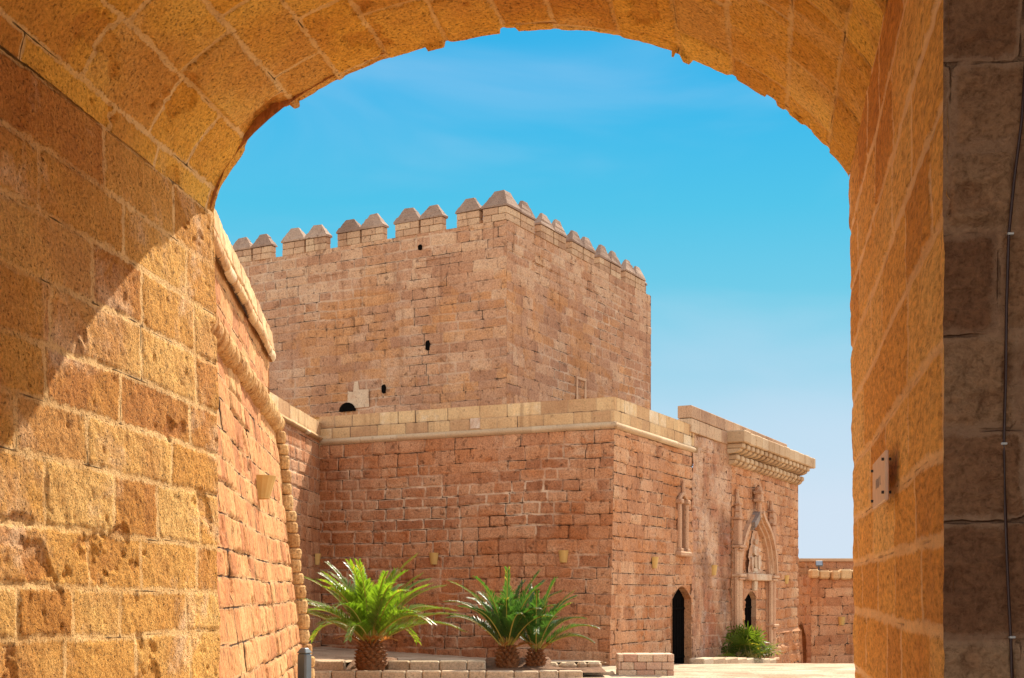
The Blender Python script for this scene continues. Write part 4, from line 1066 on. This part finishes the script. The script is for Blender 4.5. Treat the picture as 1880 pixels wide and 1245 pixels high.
# bench of squared blocks
bx0, bx1, by = (1135 - CX) / F * 24.6, (1238 - CX) / F * 24.6, 24.6
bn = thing('block_bench', ((bx0 + bx1) / 2, by + .3, .02), 'low pink and cream block bench standing in front of the facade corner', 'bench')
acc = Acc(); r = random.Random(12)
zt0 = zat(1201, by); rows = [(zt0 - .148, zt0), (zt0 - .30, zt0 - .15), (.0, zt0 - .302)]
for i, (z0, z1) in enumerate(rows):
    for yy in (by + .15, by + .45):
        x = bx0; cuts = [bx0] + sorted(bx0 + (bx1 - bx0) * q for q in [[.10, .34, .62, .88], [.05, .28, .50, .78], [.33, .65, .87]][i]) + [bx1]
        for a, b in zip(cuts[:-1], cuts[1:]):
            acc.box(((a + b) / 2, yy + r.uniform(-.003, .003), (z0 + z1) / 2), (b - a - .008, .294, z1 - z0 - .006), None, r.random(), r.random(), bev=.01)
acc.build('masonry', M_block, bn)
# bollard
bX, bY = (559 - CX) / F * 18.3, 18.3; bz = gzp((bX, bY)); zt = zat(1190, bY)
bo = thing('bollard', (bX, bY, bz), 'slate grey metal bollard with chamfered top beside the leaning bastion', 'bollard')
a_ = R(28); ax = ((math.cos(a_), -math.sin(a_), 0), (math.sin(a_), math.cos(a_), 0), (0, 0, 1))
acc = Acc(); acc.box((bX, bY, (bz + zt - .07) / 2), (.155, .155, zt - .07 - bz), ax, bev=.022); acc.build('post', M_boll, bo)
acc = Acc(); acc.box((bX, bY, zt - .035), (.158, .158, .075), ax, taper=.62, bev=.012); acc.build('cap', M_boll, bo)
acc = Acc(); acc.box((bX, bY, bz + .02), (.21, .21, .04), ax, bev=.01); acc.build('base_plate', M_boll, bo)

# ================================================================ PALMS
def frond(acc, base, az, el, L, droop, ll, rng, nl=34, twist=0.0, mi=0, wid=.016, t=None, bare=.16):
    az_d = Vector((math.cos(az), math.sin(az), 0)); up = Vector((0, 0, 1))
    pts = []; p = Vector(base); e = el; n = 14; side_b = rng.uniform(-.25, .25)
    for i in range(n + 1):
        pts.append(p.copy()); q = i / n
        d = (az_d * math.cos(e) + up * math.sin(e)).normalized()
        d = (d + az_d.cross(up) * side_b * q * .25).normalized()
        p = p + d * L / n; e -= droop * (0.35 + 1.6 * q) / n
    acc.tube(pts, [.014 * (1 - .8 * i / n) + .003 for i in range(n + 1)], 5, .95, .3, mi=1)
    tt = rng.random() if t is None else t
    for k in range(nl):
        q = bare + (1 - bare) * (k + .5) / nl; f = q * n; i = min(int(f), n - 1); fr = f - i
        P = pts[i].lerp(pts[i + 1], fr); d = (pts[i + 1] - pts[i]).normalized()
        s = d.cross(up)
        if s.length < .05: s = az_d.cross(up)
        s.normalize(); nrm = s.cross(d).normalized()
        prof = math.sin(min(1, .25 + q * .95) * math.pi) ** .6 if q > .5 else (.45 + 1.1 * q)
        prof = max(prof, .35)
        for sg in (-1, 1):
            l = ll * prof * rng.uniform(.85, 1.12); a = R(rng.uniform(38, 52)) * (1.1 - .45 * q)
            ld = (d * math.cos(a) + (s * sg * math.cos(R(28)) + nrm * math.sin(R(28))) * math.sin(a)).normalized()
            tip = P + ld * l - up * l * rng.uniform(.05, .22); mid = P + ld * l * .5 + nrm * .01
            wv = ld.cross(nrm).normalized() * wid * rng.uniform(.8, 1.2)
            t2 = rng.random() * (.82 if q < .8 else 1.0)
            acc.poly([P - wv * .5, P + wv * .5, mid + wv, mid - wv, tip], [(0, 1, 2, 3), (3, 2, 4)], min(1, max(0, tt * .6 + rng.random() * .4)), t2, mi=mi)
def palm_trunk(acc, base, h, r, rng):
    n = 14; vs_ = []; fs_ = []
    prof = [(0, .78), (.12, .98), (.35, 1.05), (.6, .92), (.8, .68), (1.0, .5)]
    for q, sc_ in prof:
        for i in range(n): w = 2 * math.pi * i / n; vs_.append((base[0] + math.cos(w) * r * sc_ * .9, base[1] + math.sin(w) * r * sc_ * .9, base[2] + q * h))
    for k in range(5):
        for i in range(n): fs_.append((k * n + i, k * n + (i + 1) % n, (k + 1) * n + (i + 1) % n, (k + 1) * n + i))
    acc.poly(vs_, fs_, .1)
    rows = int(h / .062)
    for j in range(rows):
        q = (j + .5) / rows; sc_ = np.interp(q, [p[0] for p in prof], [p[1] for p in prof]); m = 12
        for i in range(m):
            w = 2 * math.pi * (i + .5 * (j % 2)) / m + rng.uniform(-.06, .06); rd = np.array([math.cos(w), math.sin(w), 0]); tg = np.array([-rd[1], rd[0], 0])
            c = np.array(base) + rd * r * sc_ * .88 + np.array([0, 0, q * h]); s_ = r * sc_ * .30
            out = .05 + .05 * q + rng.uniform(0, .02)
            vv = [c - tg * s_ - np.array([0, 0, .02]), c - np.array([0, 0, .055]) + rd * .012, c + tg * s_ - np.array([0, 0, .02]), c + tg * s_ * .55 + rd * out + np.array([0, 0, .035]), c - tg * s_ * .55 + rd * out + np.array([0, 0, .035]), c + rd * .0 + np.array([0, 0, .06])]
            acc.poly(vv, [(0, 1, 4), (1, 2, 3), (1, 3, 4), (3, 5, 4), (0, 4, 5), (2, 5, 3)], rng.random(), rng.random())
def palm(base, h, r, L, specs, seed, label, ll, leaf, wid=.0115, dead=5):
    rng = random.Random(seed)
    o = thing('palm_tree', base, label, 'palm', 'young date palms in the planters')
    acc = Acc(); palm_trunk(acc, base, h, r, rng); acc.build('trunk', M_trunk, o)
    acc = Acc(); top = Vector(base) + Vector((0, 0, h * .93))
    for (az, el, k, dr) in specs:
        b = top + Vector((math.cos(R(az)) * r * .35, math.sin(R(az)) * r * .35, rng.uniform(-.06, .04)))
        frond(acc, b, R(az + rng.uniform(-4, 4)), R(el + rng.uniform(-2, 2)), L * k, R(dr), ll, rng, nl=58, wid=wid)
    acc.build('crown', [leaf, M_stalk], o)
    acc = Acc()
    for i in range(dead):
        az = rng.uniform(170, 370); b = top + Vector((math.cos(R(az)) * r * .5, math.sin(R(az)) * r * .5, -.05))
        frond(acc, b, R(az), R(rng.uniform(30, 60)), L * rng.uniform(.25, .38), R(60), ll * .5, rng, nl=18, wid=.012, bare=.3)
    acc.build('dry_fronds', [M_dry, M_dry], o)
M_stalk = plain('palm_stalk', (.34, .27, .05), .5, .2, 10, .4)
rp = random.Random(77)
def spec(n, elr, kr, drr, seed, azs=None):
    r = random.Random(seed); out = []
    for i in range(n):
        q = i / (n - 1); az = (azs[i] if azs else i * 137.5 + r.uniform(-15, 15))
        out.append((az, elr[0] + (elr[1] - elr[0]) * q + r.uniform(-4, 4), r.uniform(*kr), r.uniform(*drr) * (1.15 - .5 * q)))
    return out
p1 = ((681 - CX) / F * 24.75, 24.75, .13)
palm(p1, .58, .27, 1.68, spec(44, (30, 86), (.88, 1.15), (45, 80), 1), 101, 'large sunlit date palm with pineapple-like trunk near the bollard', .43, M_leaf)
p2 = ((931 - CX) / F * 25.6, 25.6, .12)
palm(p2, .46, .20, 1.35, spec(26, (44, 87), (.8, 1.3), (40, 75), 2), 102, 'shaded date palm, left one of the close pair before the red wall', .36, M_leaf2, dead=2)
p3 = ((984 - CX) / F * 25.75, 25.75, .12)
palm(p3, .38, .16, 1.25, spec(20, (40, 84), (.75, 1.25), (45, 80), 3), 103, 'shaded date palm, right one of the close pair, smaller trunk', .34, M_leaf2, dead=1)
# fan palm before the plastered strip
def fan_palm(base, seed):
    rng = random.Random(seed)
    o = thing('fan_palm', base, 'bushy fan palm growing by the portal, yellow green on its sunny side', 'palm')
    acc = Acc(); st_ = Acc()
    for i in range(66):
        az = rng.uniform(0, 2 * math.pi); el = R(rng.uniform(8, 80)); L = rng.uniform(.45, .92)
        off = Vector((rng.uniform(-.72, .50), rng.uniform(-.35, .35), 0))
        d = Vector((math.cos(az) * math.cos(el), math.sin(az) * math.cos(el), math.sin(el)))
        b = Vector(base) + off; hub = b + d * L
        st_.tube([b, b + d * L * .5 + Vector((0, 0, .02)), hub], [.012, .009, .006], 5, .8, .2)
        s = d.cross(Vector((0, 0, 1))).normalized(); n_ = s.cross(d).normalized(); nb = 13; tone = rng.random()
        tilt = rng.uniform(-.2, .5)
        for k in range(nb):
            a = R(-115 + 230 * k / (nb - 1)); l = rng.uniform(.42, .62) * (1 - .25 * abs(a) / 2)
            ld = (d * math.cos(a) + s * math.sin(a) + n_ * tilt * .4).normalized()
            wv = ld.cross(n_).normalized() * .026
            tip = hub + ld * l - Vector((0, 0, l * rng.uniform(.05, .30)))
            mid = hub + ld * l * .55
            acc.poly([hub, mid + wv, tip, mid - wv], [(0, 1, 3), (1, 2, 3)], min(1, tone * .7 + rng.random() * .3), rng.random() * .9)
    acc.build('crown', M_fan, o); st_.build('stem', M_stalk, o)
fp = onR(on_line(1352, C, DR), 0, .72); fp[2] = gzp(fp)
kx = (1356 - CX) / F; fpY = fp[1] - .4; fan_palm((kx * fpY, fpY, gzp((kx * fpY, fpY))), 5)
